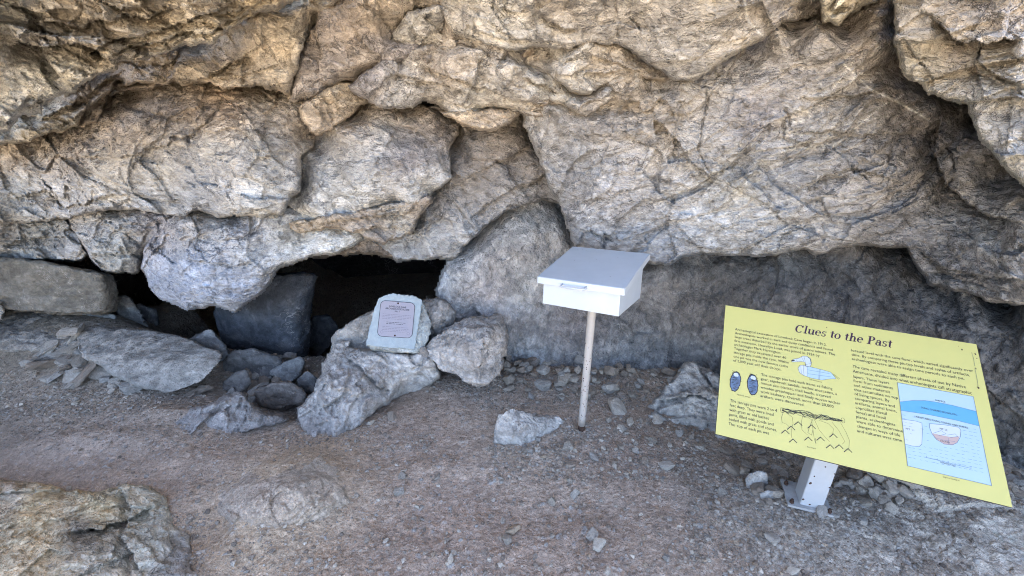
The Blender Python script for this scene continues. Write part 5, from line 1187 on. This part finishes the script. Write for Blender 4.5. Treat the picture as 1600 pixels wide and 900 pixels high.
# ------------------------------------------------------------------ lettering
def text_obj(name, lines, toW, mat, parent, x, y, width=None, height=None, spacing=1.0, align='LEFT', shear=0.0, bold=0.0, xs=None):
    """flat lettering: toW maps (x, y) in metres on the board to the world"""
    cu = bpy.data.curves.new(name, 'FONT'); cu.body = '\n'.join(lines); cu.size = 1.0
    cu.space_line = spacing; cu.align_x = align; cu.resolution_u = 2; cu.offset = bold
    to = bpy.data.objects.new('tmp', cu); col.objects.link(to)
    dg = bpy.context.evaluated_depsgraph_get(); dg.update()
    me = bpy.data.meshes.new_from_object(to.evaluated_get(dg))
    bpy.data.objects.remove(to); bpy.data.curves.remove(cu)
    n = len(me.vertices); co = np.zeros(n * 3, np.float32); me.vertices.foreach_get('co', co); co = co.reshape(-1, 3)
    w_ = co[:, 0].max() - co[:, 0].min()
    sx = (width / w_) if width else xs
    sy = height if height else sx
    X = (co[:, 0] - (0 if align == 'CENTER' else co[:, 0].min())) * sx + shear * co[:, 1] * sy; Y = co[:, 1] * sy
    W_ = toW(x + X, y + Y)
    me.vertices.foreach_set('co', np.ascontiguousarray(W_, np.float32).ravel())
    me.name = name; me.materials.clear(); me.materials.append(mat); me.update()
    o = bpy.data.objects.new(name, me); col.objects.link(o); o.parent = parent
    return o
def on_plaque(X, Y): return so + np.outer(X, fw) + np.outer(Y, fh) + fn * .0050
pw, ph = X1 - X0, Y1 - Y0; xc = (X0 + X1) / 2
text_obj('plaque_heading', ['LOVELOCK CAVE', 'ARCHAEOLOGICAL SITE', 'No. 1'], on_plaque, M_INK, plq, xc, Y1 - ph * .17, width=pw * .70, height=.015, align='CENTER', spacing=.95, bold=.01)
# the small print is worn past reading: rows of short etched strokes
r_ = np.random.default_rng(2)
for v0, nrow, wd_, mt in ((.38, 4, .82, M_INK2), (.60, 2, .56, M_INK), (.73, 4, .76, M_INK2)):
    bm = bmesh.new()
    for i in range(nrow):
        yl = Y1 - ph * (v0 + i * .042); xa = xc - pw * wd_ / 2; xe = xc + pw * wd_ / 2 * (1 if i < nrow - 1 else .7)
        while xa < xe:
            wl = pw * r_.uniform(.03, .09); hh = ph * .011
            q_ = [so + fw * X_ + fh * Y_ + fn * .0050 for X_, Y_ in ((xa, yl), (min(xa + wl, xe), yl), (min(xa + wl, xe), yl + hh), (xa, yl + hh))]
            bm.faces.new([bm.verts.new(tuple(p_)) for p_ in q_]); xa += wl + pw * .018
    bm_obj('worn_print', bm, mt, plq)
for yy in (Y1 - ph * .045, Y0 + ph * .045):
    bm = bmesh.new(); c = so + fw * xc + fh * yy
    tube(bm, [c + fn * .003, c + fn * .0065, c + fn * .0080], .0058, 14, .003); bm_obj('bolt', bm, M_RUST, plq, True)
for xx in (X0 + pw * .12, X1 - pw * .12):
    bm = bmesh.new(); c = so + fw * xx + fh * (Y0 + ph * .12) + fn * .0048
    ri = [bm.verts.new(tuple(c + (fw * math.cos(t) + fh * math.sin(t)) * .0085)) for t in np.linspace(0, 6.28, 16, endpoint=False)]
    rj = [bm.verts.new(tuple(c + (fw * math.cos(t) + fh * math.sin(t)) * .0068)) for t in np.linspace(0, 6.28, 16, endpoint=False)]
    for i in range(16): bm.faces.new((ri[i], ri[(i + 1) % 16], rj[(i + 1) % 16], rj[i]))
    bm_obj('emblem', bm, M_INK2, plq)

# ------------------------------------------------------------------ yellow interpretive sign
CR = [ray(*c_) for c_ in ((1134, 477), (1526, 538), (1582, 793), (1118, 678))]
s_ = np.r_[1, np.linalg.solve(np.array([-CR[1], CR[2], -CR[3]]).T, -CR[0])]
Pc = np.array([s_[i] * CR[i] for i in range(4)]); kf = .90 / np.linalg.norm(Pc[1] - Pc[0]); Pc = CAM + Pc * kf
gw = Pc[1] - Pc[0]; GW = np.linalg.norm(gw); gw /= GW
gh = Pc[0] - Pc[3]; GH = np.linalg.norm(gh); gh = gh - gw * (gw @ gh); gh /= np.linalg.norm(gh); gn = np.cross(gw, gh)
go = Pc[3]                                   # lower left corner
def onsign(px, py):
    r = ray(px, py); t = ((go - CAM) @ gn) / (r @ gn); q = CAM + r * t - go
    return q @ gw, q @ gh
def to_sign(X, Y, off=.0006):
    X = np.atleast_1d(np.asarray(X, float)); Y = np.atleast_1d(np.asarray(Y, float))
    return go + np.outer(X, gw) + np.outer(Y, gh) + gn * off
M_YEL = flat_mat('yellow_sign_face', (.50, .462, .155), .42, .35, noise=.025, nscale=14)
M_EDGE = flat_mat('dark_panel_edge', (.05, .045, .04), .6, .3)
M_LB = flat_mat('pale_blue_print', (.35, .46, .50), .42, .35); M_MB = flat_mat('blue_print', (.10, .31, .46), .42, .35)
M_PK = flat_mat('pinkish_print', (.42, .31, .27), .42, .35); M_WP = flat_mat('white_print', (.46, .50, .50), .42, .35)
M_SB = flat_mat('grey_blue_print', (.11, .16, .24), .42, .35); M_TXT = flat_mat('black_print', (.045, .04, .035), .5, .3); M_TTL = flat_mat('dark_plum_print', (.05, .022, .045), .5, .3)
M_SMUDGE = flat_mat('weather_smudge', (.30, .30, .14), .6, .2, noise=.4, nscale=90)
sign = tag(empty('information_sign'), 'yellow slanted information panel headed Clues to the Past on a stubby square post', 'sign')
bm = bmesh.new()
q1 = [bm.verts.new(tuple(p_)) for p_ in to_sign([0, GW, GW, 0], [0, 0, GH, GH], 0)]
q2 = [bm.verts.new(tuple(p_)) for p_ in to_sign([0, GW, GW, 0], [0, 0, GH, GH], -.010)]
bm.faces.new(q1); bm.faces.new(q2[::-1])
for i in range(4): bm.faces.new((q2[i], q2[(i + 1) % 4], q1[(i + 1) % 4], q1[i]))
bmesh.ops.recalc_face_normals(bm, faces=bm.faces)
panel = bm_obj('panel', bm, M_YEL, sign); panel.data.materials.append(M_EDGE)
for f in panel.data.polygons:
    if f.index != 0: f.material_index = 1
def poly_print(name, polys, mat, off=.0008, parent=None):
    bm = bmesh.new()
    for pl in polys:
        W_ = to_sign([a for a, b in pl], [b for a, b in pl], off)
        f_ = bm.faces.new([bm.verts.new(tuple(p_)) for p_ in W_])
    bmesh.ops.triangulate(bm, faces=bm.faces)
    for f_ in bm.faces:
        f_.normal_update()
        if f_.normal.dot(Vector(gn)) < 0: f_.normal_flip()
    return bm_obj(name, bm, mat, parent or panel)
def ribbon(p, w_):
    """polyline in sign metres -> list of quads"""
    p = [np.array(a, float) for a in p]; out = []
    for a, b in zip(p[:-1], p[1:]):
        d = b - a; L = np.linalg.norm(d)
        if L < 1e-7: continue
        n = np.array([-d[1], d[0]]) / L * w_ / 2; e = d / L * w_ * .3
        out.append([tuple(a - n - e), tuple(b - n + e), tuple(b + n + e), tuple(a + n - e)])
    return out
def SG(*pts): return [onsign(a, b) for a, b in pts]
# title in a bold slanted serif, drawn stroke by stroke
def ring(cx, cy, rx, ry, tx, ty, a0, a1, n=18):
    A = np.radians(np.linspace(a0, a1, n)); o_ = [(cx + rx * math.cos(a), cy + ry * math.sin(a)) for a in A]; i_ = [(cx + (rx - tx) * math.cos(a), cy + (ry - ty) * math.sin(a)) for a in A]
    return [[i_[j], o_[j], o_[j + 1], i_[j + 1]] for j in range(n - 1)]
def rect(x0, y0, x1, y1): return [[(x0, y0), (x1, y0), (x1, y1), (x0, y1)]]
TH = .125; TN = .045
def glyph(c):
    if c == 'C': return ring(.34, .33, .33, .345, .15, .045, 42, 320, 30) + [[(.50, .48), (.60, .46), (.62, .68), (.58, .68)]], .70
    if c == 'l': return rect(.08, 0, .08 + TH, .70) + rect(.0, 0, .28, TN) + [[(0, .66), (.1, .66), (.205, .70), (0, .70)]], .31
    if c == 'u': return rect(.06, .12, .06 + TH, .45) + rect(-.01, .41, .18, .45) + ring(.23, .16, .17, .17, .11, .07, 180, 330, 12) + rect(.36, 0, .36 + TH, .45) + rect(.30, .41, .48, .45) + rect(.36, 0, .55, TN), .57
    if c == 'e': return ring(.235, .225, .225, .235, .12, .04, 5, 318, 26) + rect(.10, .22, .45, .265), .49
    if c == 's': return ring(.19, .335, .155, .125, .085, .04, 30, 270, 16) + ring(.19, .125, .165, .135, .095, .045, -150, 90, 16) + [[(.30, .33), (.34, .33), (.35, .46), (.32, .46)], [(.02, 0), (.05, 0), (.06, .14), (.02, .14)]], .40
    if c == 't': return rect(.10, .08, .10 + TH, .58) + rect(.0, .40, .31, .445) + ring(.235, .12, .135, .13, .12, .05, 180, 300, 10), .34
    if c == 'o': return ring(.235, .225, .235, .235, .125, .04, 0, 360, 30), .50
    if c == 'h': return rect(.08, 0, .08 + TH, .70) + rect(.0, 0, .27, TN) + [[(0, .66), (.1, .66), (.205, .70), (0, .70)]] + ring(.30, .29, .18, .17, .12, .06, 0, 170, 14) + rect(.36, 0, .36 + TH, .30) + rect(.31, 0, .55, TN), .58
    if c == 'P': return rect(.10, 0, .10 + TH + .02, .68) + rect(.0, 0, .34, TN) + rect(.0, .635, .30, .68) + ring(.28, .495, .27, .185, .14, .042, -90, 90, 18) + rect(.2, .31, .30, .352), .60
    if c == 'a': return ring(.17, .13, .165, .14, .105, .045, 60, 330, 16) + rect(.27, .05, .27 + TH, .34) + ring(.22, .32, .175, .14, .11, .045, 5, 155, 12) + rect(.14, .225, .30, .265) + rect(.30, 0, .45, TN) + [[(.055, .30), (.16, .31), (.15, .39), (.06, .38)]], .47
    return [], .26
TA = onsign(1241, 518.5); TB = onsign(1393.5, 543.5)
adv = sum(glyph(c)[1] for c in 'Clues to the Past')
tl = math.hypot(TB[0] - TA[0], TB[1] - TA[1]); fs_ = tl / adv; ang = math.atan2(TB[1] - TA[1], TB[0] - TA[0])
xx = 0; polys = []
for c in 'Clues to the Past':
    g_, a_ = glyph(c)
    for pl in g_:
        P2 = []
        for (a, b) in pl:
            X_ = (xx + a + .26 * b) * fs_; Y_ = b * fs_ * 1.18
            P2.append((TA[0] + X_ * math.cos(ang) - Y_ * math.sin(ang), TA[1] + X_ * math.sin(ang) + Y_ * math.cos(ang)))
        polys.append(P2)
    xx += a_
poly_print('title_lettering', polys, M_TTL)
def para(lines, pl, pr_line, pr, pbot, name='text_block'):
    """pl: left end of first baseline, pr: right end of line number pr_line, pbot: left end of last baseline (picture points)"""
    a = onsign(*pl); b = onsign(*pbot); r = onsign(*pr)
    dy = (a[1] - b[1]) / (len(lines) - 1)
    # width of the chosen line relative to the widest one is handled by measuring it alone
    cu = bpy.data.curves.new('m', 'FONT'); cu.body = lines[pr_line]; to = bpy.data.objects.new('m', cu); col.objects.link(to)
    dg = bpy.context.evaluated_depsgraph_get(); dg.update(); me = bpy.data.meshes.new_from_object(to.evaluated_get(dg))
    xs_ = max(v_.co.x for v_ in me.vertices) - min(v_.co.x for v_ in me.vertices)
    bpy.data.objects.remove(to); bpy.data.curves.remove(cu); bpy.data.meshes.remove(me)
    sx = (r[0] - a[0]) / xs_
    hgt = dy * .86
    f = lambda X, Y: to_sign(X, Y, .0008)
    return text_obj(name, lines, f, M_TXT, panel, a[0], a[1], xs=sx, height=hgt, spacing=dy / hgt)
para(['Archeological excavation of Lovelock Cave began in 1912.', 'Archeologists worked in dark and dusty conditions and found', 'large areas disturbed by the earlier work of guano miners. The', 'first excavator, Llewellyn Loud, was joined in 1924 by', 'archeologist Mark Harrington.', 'Together they excavated over 40', 'storage pits inside the cave. Within', 'one pit was the now famous cache', 'of 2,000 year old duck decoys.'], (1148.5, 516), 2, (1304, 554.5), (1144.5, 564.5))
para(['The storage pits held such items as fishing', 'gear, sagebrush sandals, leather moccasins, a', 'mouse skin blanket, shell beads, a carved', 'wooden grasshopper and finely woven wicker', 'work basketry. Overall, more than 20,000', 'artifacts were discovered.'], (1189, 587), 3, (1313, 632), (1187.5, 620))
para(['The storage pits were 2 to 4', 'feet deep. They were lined', 'with grass or old basket', 'parts, filled with goods and', 'sealed with grass and stones.', 'The  top of each pit was'], (1140.5, 627.5), 4, (1213.5, 673), (1138, 664))
para(['located level with the cave floor, which varied significantly over', 'time. By comparing these pit-top levels and styles of artifacts,', 'archeologists were able to assign time periods to each pit.'], (1330, 549), 0, (1520, 580.5), (1331.5, 562.5))
para(['The cave revealed many different phases of use by Native', 'Americans, divided into what archeologists call stratigraphic'], (1332, 574.5), 1, (1518, 613), (1333, 582))
para(['layers. These layers', 'form from sediments', 'and other materials', 'that accumulate on top', 'of living spaces. By', 'comparing layers and', 'artifacts, animal bone,', 'coprolites (fossil', 'feces) and fossil', 'plants, archeologists', 'were able to determine', 'changes in ways of life', 'and cultures over time.'], (1333, 590), 12, (1411, 692), (1339, 675))
# sandals
def ell(cx, cy, rx, ry, a=0, n=24, wob=0.0, sd=1):
    r_ = np.random.default_rng(sd); out = []
    for t in np.linspace(0, 2 * math.pi, n, endpoint=False):
        k_ = 1 + wob * r_.uniform(-1, 1); x_, y_ = rx * k_ * math.cos(t), ry * k_ * math.sin(t)
        out.append((cx + x_ * math.cos(a) - y_ * math.sin(a), cy + x_ * math.sin(a) + y_ * math.cos(a)))
    return out
ink = []; blue = []; pale_ = []
for (a, b, tilt, sd_) in ((1149, 596, -.12, 3), (1176, 601, .05, 4)):
    cx, cy = onsign(a, b); rx, ry = .0185, .044
    ink.append(ell(cx, cy, rx * 1.10, ry * 1.05, tilt, 30, .06, sd_)); blue.append(ell(cx, cy, rx * .94, ry * .95, tilt, 30, .04, sd_))
    pale_.append(ell(cx + .001, cy + ry * .68, rx * .55, ry * .20, tilt, 16, .08, sd_))
    r_ = np.random.default_rng(sd_)
    for n_ in range(60):
        t = r_.uniform(-.85, .5); ww = rx * .8 * math.sqrt(max(.05, 1 - t * t)); xx_ = cx + r_.uniform(-ww, ww) * .9
        ink += ribbon([(xx_ - .004, cy + ry * t), (xx_, cy + ry * t + .0015), (xx_ + .004, cy + ry * t + .001)], .0009)
    for n_ in range(10):
        t = r_.uniform(-.6, 1.0); s2 = r_.choice([-1, 1]); x_ = cx + s2 * rx * math.sqrt(max(.05, 1 - t * t * .9))
        ink += ribbon([(x_, cy + ry * t), (x_ + s2 * r_.uniform(.002, .006), cy + ry * t + r_.uniform(0, .007))], .0009)
    for rr2 in (.85, 1.0, 1.15): ink += ribbon([(cx + rx * .7 * rr2 * math.cos(t), cy + ry * .62 + ry * .34 * rr2 * math.sin(t)) for t in np.linspace(.1, 3.0, 9)], .0009)
n0 = len([i for i in ink if len(i) > 4])
poly_print('sandal_drawing', [i for i in ink if len(i) > 4], M_TXT, .0007); poly_print('sandal_drawing', blue, M_SB, .0010); poly_print('sandal_drawing', pale_, M_WP, .0013); poly_print('sandal_drawing', [i for i in ink if len(i) == 4], M_TXT, .0016)
# duck decoy
body = SG((1248, 553), (1254, 551), (1262, 554), (1275, 556), (1290, 559), (1301, 562), (1310, 569), (1311, 573), (1300, 573), (1285, 592 - 18), (1275, 573), (1262, 568), (1252, 565), (1247, 560))
body = SG((1247, 575), (1250, 571), (1256, 571), (1268, 574), (1285, 578), (1298, 582), (1303, 588), (1306, 592), (1298, 592), (1284, 594), (1268, 591), (1256, 587), (1249, 582))
head = SG((1237, 563), (1241, 561), (1248, 560), (1254, 556.5), (1261, 557), (1266, 560), (1268, 567), (1266, 573), (1259, 573), (1258, 566), (1252, 565), (1243, 565.5), (1237, 565.5))
poly_print('duck_drawing', [body], M_LB, .0008); poly_print('duck_drawing', [head], M_WP, .0009)
poly_print('duck_drawing', [SG((1247, 575), (1250, 571), (1256, 571), (1261, 573), (1261, 588), (1252, 585), (1248, 581))], M_WP, .0010)
li = ribbon(body + body[:1], .0007) + ribbon(head + head[:1], .0009)
for pl in (((1261, 573), (1261, 588)), ((1280, 577), (1279, 593)), ((1281.5, 577), (1280.5, 593)), ((1262, 578), (1296, 584)), ((1262, 584), (1298, 589)), ((1251, 572), (1252, 584)), ((1255, 571), (1256, 586)), ((1252, 558), (1256, 565)), ((1256, 557), (1258, 565)), ((1258, 570), (1267, 568)), ((1244, 562), (1246, 566)), ((1300, 584), (1310, 593)), ((1303, 585), (1312, 592))):
    li += ribbon(SG(*pl), .0007)
li += ribbon(SG((1237, 564), (1241, 563)), .0045) + ribbon(SG((1262, 558), (1266, 562), (1267, 567)), .0016)
poly_print('duck_drawing', li, M_TXT, .0013)
# bundle of snares
li = []
r_ = np.random.default_rng(8)
for n_ in range(12):
    pl = []
    for i, t in enumerate(np.linspace(0, 1, 12)):
        a = 1222 + 96 * t; b = 641 + 17 * t + r_.uniform(-1, 1) * 5.5 * math.sin(math.pi * min(1, t * .9 + .12)) ** .5
        pl.append((a, b))
    li += ribbon(SG(*pl), .0010)
for e_ in ((1222, 641), (1317, 657)):
    li += ribbon([tuple(np.array(onsign(*e_)) + np.array([.006 * math.cos(t), .010 * math.sin(t)])) for t in np.linspace(0, 6.28, 12)], .0009)
for pl in (((1224, 644), (1221, 652), (1222, 660), (1229, 663), (1234, 668)), ((1230, 646), (1238, 652), (1239, 662), (1237, 670), (1237, 684)), ((1254, 650), (1252, 660), (1253, 672), (1262, 680)), ((1262, 652), (1268, 656), (1270, 670), (1272, 685), (1275, 694), (1274, 685)), ((1270, 655), (1266, 664), (1262, 676), (1268, 680), (1270, 672)),
           ((1272, 655), (1280, 672), (1290, 684), (1296, 690)), ((1280, 657), (1294, 662), (1302, 670), (1301, 678)), ((1300, 660), (1310, 672), (1320, 690), (1316, 694)), ((1313, 660), (1322, 676), (1327, 688), (1326, 704))):
    li += ribbon(SG(*pl), .0008)
for (a, b) in ((1226, 673), (1235, 667), (1246, 660), (1267, 665), (1238, 687), (1262, 684), (1281, 684), (1301, 679), (1296, 696), (1310, 696), (1324, 702)):
    li += ribbon(SG((a - 5, b + 4), (a + 1, b - 1), (a + 7, b + 5)), .0026)
poly_print('snare_drawing', li, M_TXT, .0009)
# strata diagram
poly_print('diagram', [SG((1402, 598), (1520.5, 620), (1549, 759), (1418, 728))], M_LB, .0007)
poly_print('diagram', [SG((1405.5, 628), (1425, 626), (1445, 626), (1465, 629), (1490, 634), (1525, 643), (1530, 666), (1490, 656), (1450, 648), (1407.5, 641.5))], M_MB, .0009)
poly_print('diagram', [SG((1409, 655), (1430, 658), (1440, 661), (1441, 672), (1440, 694), (1436, 698), (1425, 697), (1414, 694))], M_WP, .0010)
pit = SG((1452, 662), (1475, 664), (1498, 668), (1501, 673), (1500, 683), (1495, 692), (1488, 695), (1475, 694), (1463, 687), (1456, 678), (1452, 668))
poly_print('diagram', [pit], M_WP, .0010)
poly_print('diagram', [SG((1456, 677), (1470, 680), (1485, 683), (1499, 682), (1495, 692), (1488, 696), (1475, 694.5), (1463, 687))], M_PK, .0012)
li = ribbon(SG((1402, 598), (1520.5, 620), (1549, 759), (1418, 728), (1402, 598)), .0012)
li += ribbon(SG((1405.5, 628), (1425, 626), (1445, 626), (1465, 629), (1490, 634), (1525, 643)), .0010) + ribbon(SG((1407.5, 641.5), (1450, 648), (1490, 656), (1530, 666)), .0010)
li += ribbon(pit + pit[:1], .0012) + ribbon(SG((1409, 655), (1430, 658), (1440, 661), (1441, 672), (1440, 694), (1436, 698), (1425, 697), (1414, 694)), .0012)
for pl in (((1458, 677), (1470, 673), (1478, 678), (1466, 681)), ((1480, 680), (1492, 678), (1496, 682), (1484, 684)), ((1460, 684), (1475, 688), (1492, 690)), ((1482, 685), (1482, 694))): li += ribbon(SG(*pl), .0009)
r_ = np.random.default_rng(5)
for row in range(16):
    y0_ = 648 + row * 5.4
    for c_ in range(16):
        a = 1409 + c_ * 8.6 + r_.uniform(-1.5, 1.5) + row * .9; b = y0_ + (a - 1409) * .20
        if a > 1527 + row * .9 or r_.random() < .10: continue
        if 1448 < a < 1500 and 655 < b < 698: continue
        if a < 1442 and 655 < b < 698 and (r_.random() < .6): continue
        if b > 716 + (a - 1409) * .2: continue
        li += ribbon(SG((a, b), (a + r_.uniform(3, 5.5), b + .9)), .0008)
li += ribbon(SG((1447, 712.5), (1447.5, 715), (1517, 732), (1516.5, 729)), .0010)
for t in (.25, .5, .75): li += ribbon(SG((1447.5 + 69.5 * t, 715 + 17 * t), (1447 + 69.5 * t, 712.5 + 17 * t)), .0009)
poly_print('diagram_lines', li, M_SB, .0015)
fsg = lambda X, Y: to_sign(X, Y, .0016)
def small(txt, a, b, hh, name='diagram_lettering', mat=None):
    A_, B_ = onsign(*a), onsign(*b)
    an = math.atan2(B_[1] - A_[1], B_[0] - A_[0])
    f = lambda X, Y: to_sign(A_[0] + X * math.cos(an) - Y * math.sin(an), A_[1] + X * math.sin(an) + Y * math.cos(an), .0017)
    return text_obj(name, [txt], f, mat or M_TXT, panel, 0, 0, width=math.hypot(B_[0] - A_[0], B_[1] - A_[1]), height=hh)
small('SURFACE', (1461, 626.5), (1477, 629.5), .009)
small('DUNG, CHARRED SEDGES, ETC.', (1439, 638), (1496, 650), .009)
small('UNDISTURBED DUNG, STONES, AND RUSHES', (1429, 652), (1512, 670), .009)
small('PIT 11', (1415, 671), (1428, 674), .009); small('PIT 12', (1468, 671), (1480, 674), .009); small('STONES', (1469, 690), (1484, 693), .008)
small('DISTANCE IN FEET', (1469, 723.5), (1493, 729.5), .007); small('Diagram of a storage pit', (1473, 746), (1499, 752), .007, 'caption_lettering')
small('Tule duck decoy', (1264, 593.5), (1284, 598), .007, 'caption_lettering'); small('Sagebrush sandals', (1151, 617), (1172, 622), .007, 'caption_lettering'); small('Bird snares', (1261, 699), (1275, 702), .007, 'caption_lettering')
# small marks on the face
bl = [ell(*onsign(1291.5, 511.5), .0028, .0018, .5, 8, .2, 1), ell(*onsign(1503, 546.5), .0028, .004, 0, 8, .25, 2), ell(*onsign(1497.5, 541), .0014, .0014, 0, 6), ell(*onsign(1524, 553.5), .0028, .0045, .3, 8, .3, 3), ell(*onsign(1526, 560), .002, .002, 0, 6), ell(*onsign(1528.5, 606), .003, .005, .2, 8, .3, 4), ell(*onsign(1524.5, 576), .0018, .004, .2, 8, .3, 5)]
poly_print('stain', bl, M_CHIP, .0009)
poly_print('stain', ribbon(SG((1518, 551), (1521, 560), (1523, 572)), .0022) + ribbon(SG((1523, 575), (1526, 590), (1528, 603)), .0024), M_SMUDGE, .0008)
# post, base plate, bracket
M_POST = flat_mat('pale_painted_post', (.44, .455, .455), .45, .4, noise=.06, nscale=26, bump=.0006)
M_DUSTP = flat_mat('dusty_painted_plate', (.36, .35, .33), .8, .2, noise=.2, nscale=40, bump=.001)
pb = ground_at(1262, 783)
pu = np.array([gw[0], gw[1], 0]); pu /= np.linalg.norm(pu)
pa = math.radians(1); pu = np.array([pu[0] * math.cos(pa) - pu[1] * math.sin(pa), pu[0] * math.sin(pa) + pu[1] * math.cos(pa), 0]); pv = np.array([-pu[1], pu[0], 0])
bm = bmesh.new()
hw, hd = .042, .042
zt = []
for (i, j) in ((-hw, -hd), (hw, -hd), (hw, hd), (-hw, hd)):
    p_ = pb + pu * i + pv * j
    z_ = go[2] - ((p_ - go)[0] * gn[0] + (p_ - go)[1] * gn[1]) / gn[2] - .018
    zt.append(np.array([p_[0], p_[1], z_]))
bv = [bm.verts.new(tuple(pb + pu * i + pv * j + Kz * .012)) for (i, j) in ((-hw, -hd), (hw, -hd), (hw, hd), (-hw, hd))]; tv = [bm.verts.new(tuple(p_)) for p_ in zt]
bm.faces.new(bv[::-1]); bm.faces.new(tv)
for i in range(4): bm.faces.new((bv[i], bv[(i + 1) % 4], tv[(i + 1) % 4], tv[i]))
bmesh.ops.bevel(bm, geom=[e for e in bm.edges if abs((e.verts[0].co - e.verts[1].co).normalized().z) > .9], offset=.005, segments=3, affect='EDGES', profile=.5)
pobj = bm_obj('post', bm, M_POST, sign)
bm = bmesh.new(); frame_prism(bm, pb, pu, pv, Kz, -.09, .078, -.062, .09, .0, .0115, 0, .001); base = bm_obj('base_plate', bm, M_DUSTP, sign)
for (i, j) in ((-.074, .06), (-.074, -.045), (.064, -.048), (.064, .075)):
    bm = bmesh.new(); c = pb + pu * i + pv * j + Kz * .0115; tube(bm, [c, c + Kz * .010], .009, 6); tube(bm, [c + Kz * .010, c + Kz * .020], .005, 8); bm_obj('anchor_bolt', bm, M_RUST, base)
bm = bmesh.new()
c0 = sum(zt) / 4
for i0 in (-.16, .16):
    pass
q0 = (c0 - go); cx_, cy_ = q0 @ gw, q0 @ gh
W8 = [to_sign([cx_ + a], [cy_ + b], o_)[0] for o_ in (-.0175, -.0105) for a, b in ((-.14, -.11), (.14, -.11), (.14, .11), (-.14, .11))]
vs = [bm.verts.new(tuple(p_)) for p_ in W8]
bm.faces.new(vs[3::-1]); bm.faces.new(vs[4:])
for i in range(4): bm.faces.new((vs[i], vs[(i + 1) % 4], vs[4 + (i + 1) % 4], vs[4 + i]))
bmesh.ops.recalc_face_normals(bm, faces=bm.faces)
bm_obj('mounting_plate', bm, M_POST, sign)
# chips and nail holes on the front of the post
bm = bmesh.new()
H_ = zt[0][2] - pb[2]
for (a, hgt_, s2) in ((.0, .45, .0028), (.3, .62, .0022), (-.75, .25, .005), (-.6, .33, .003), (.8, .03, .006), (.55, .02, .004), (-.2, .02, .004), (.85, .55, .0022), (.9, .4, .003), (-.85, .06, .004), (.88, .25, .003)):
    c = pb + pu * hw * a - pv * (hd + .0006) + Kz * (.012 + H_ * hgt_)
    pl = ell(0, 0, s2, s2 * 1.2, 0, 9, .35, int(hgt_ * 100) + 3)
    bm.faces.new([bm.verts.new(tuple(c + pu * x_ + Kz * y_)) for x_, y_ in pl])
bm_obj('rust_chip', bm, M_RUST, pobj)
print('total', round(time.time() - T0, 1), 'tris', sum(len(o.data.loops) - 2 * len(o.data.polygons) for o in sc.objects if o.type == 'MESH'))
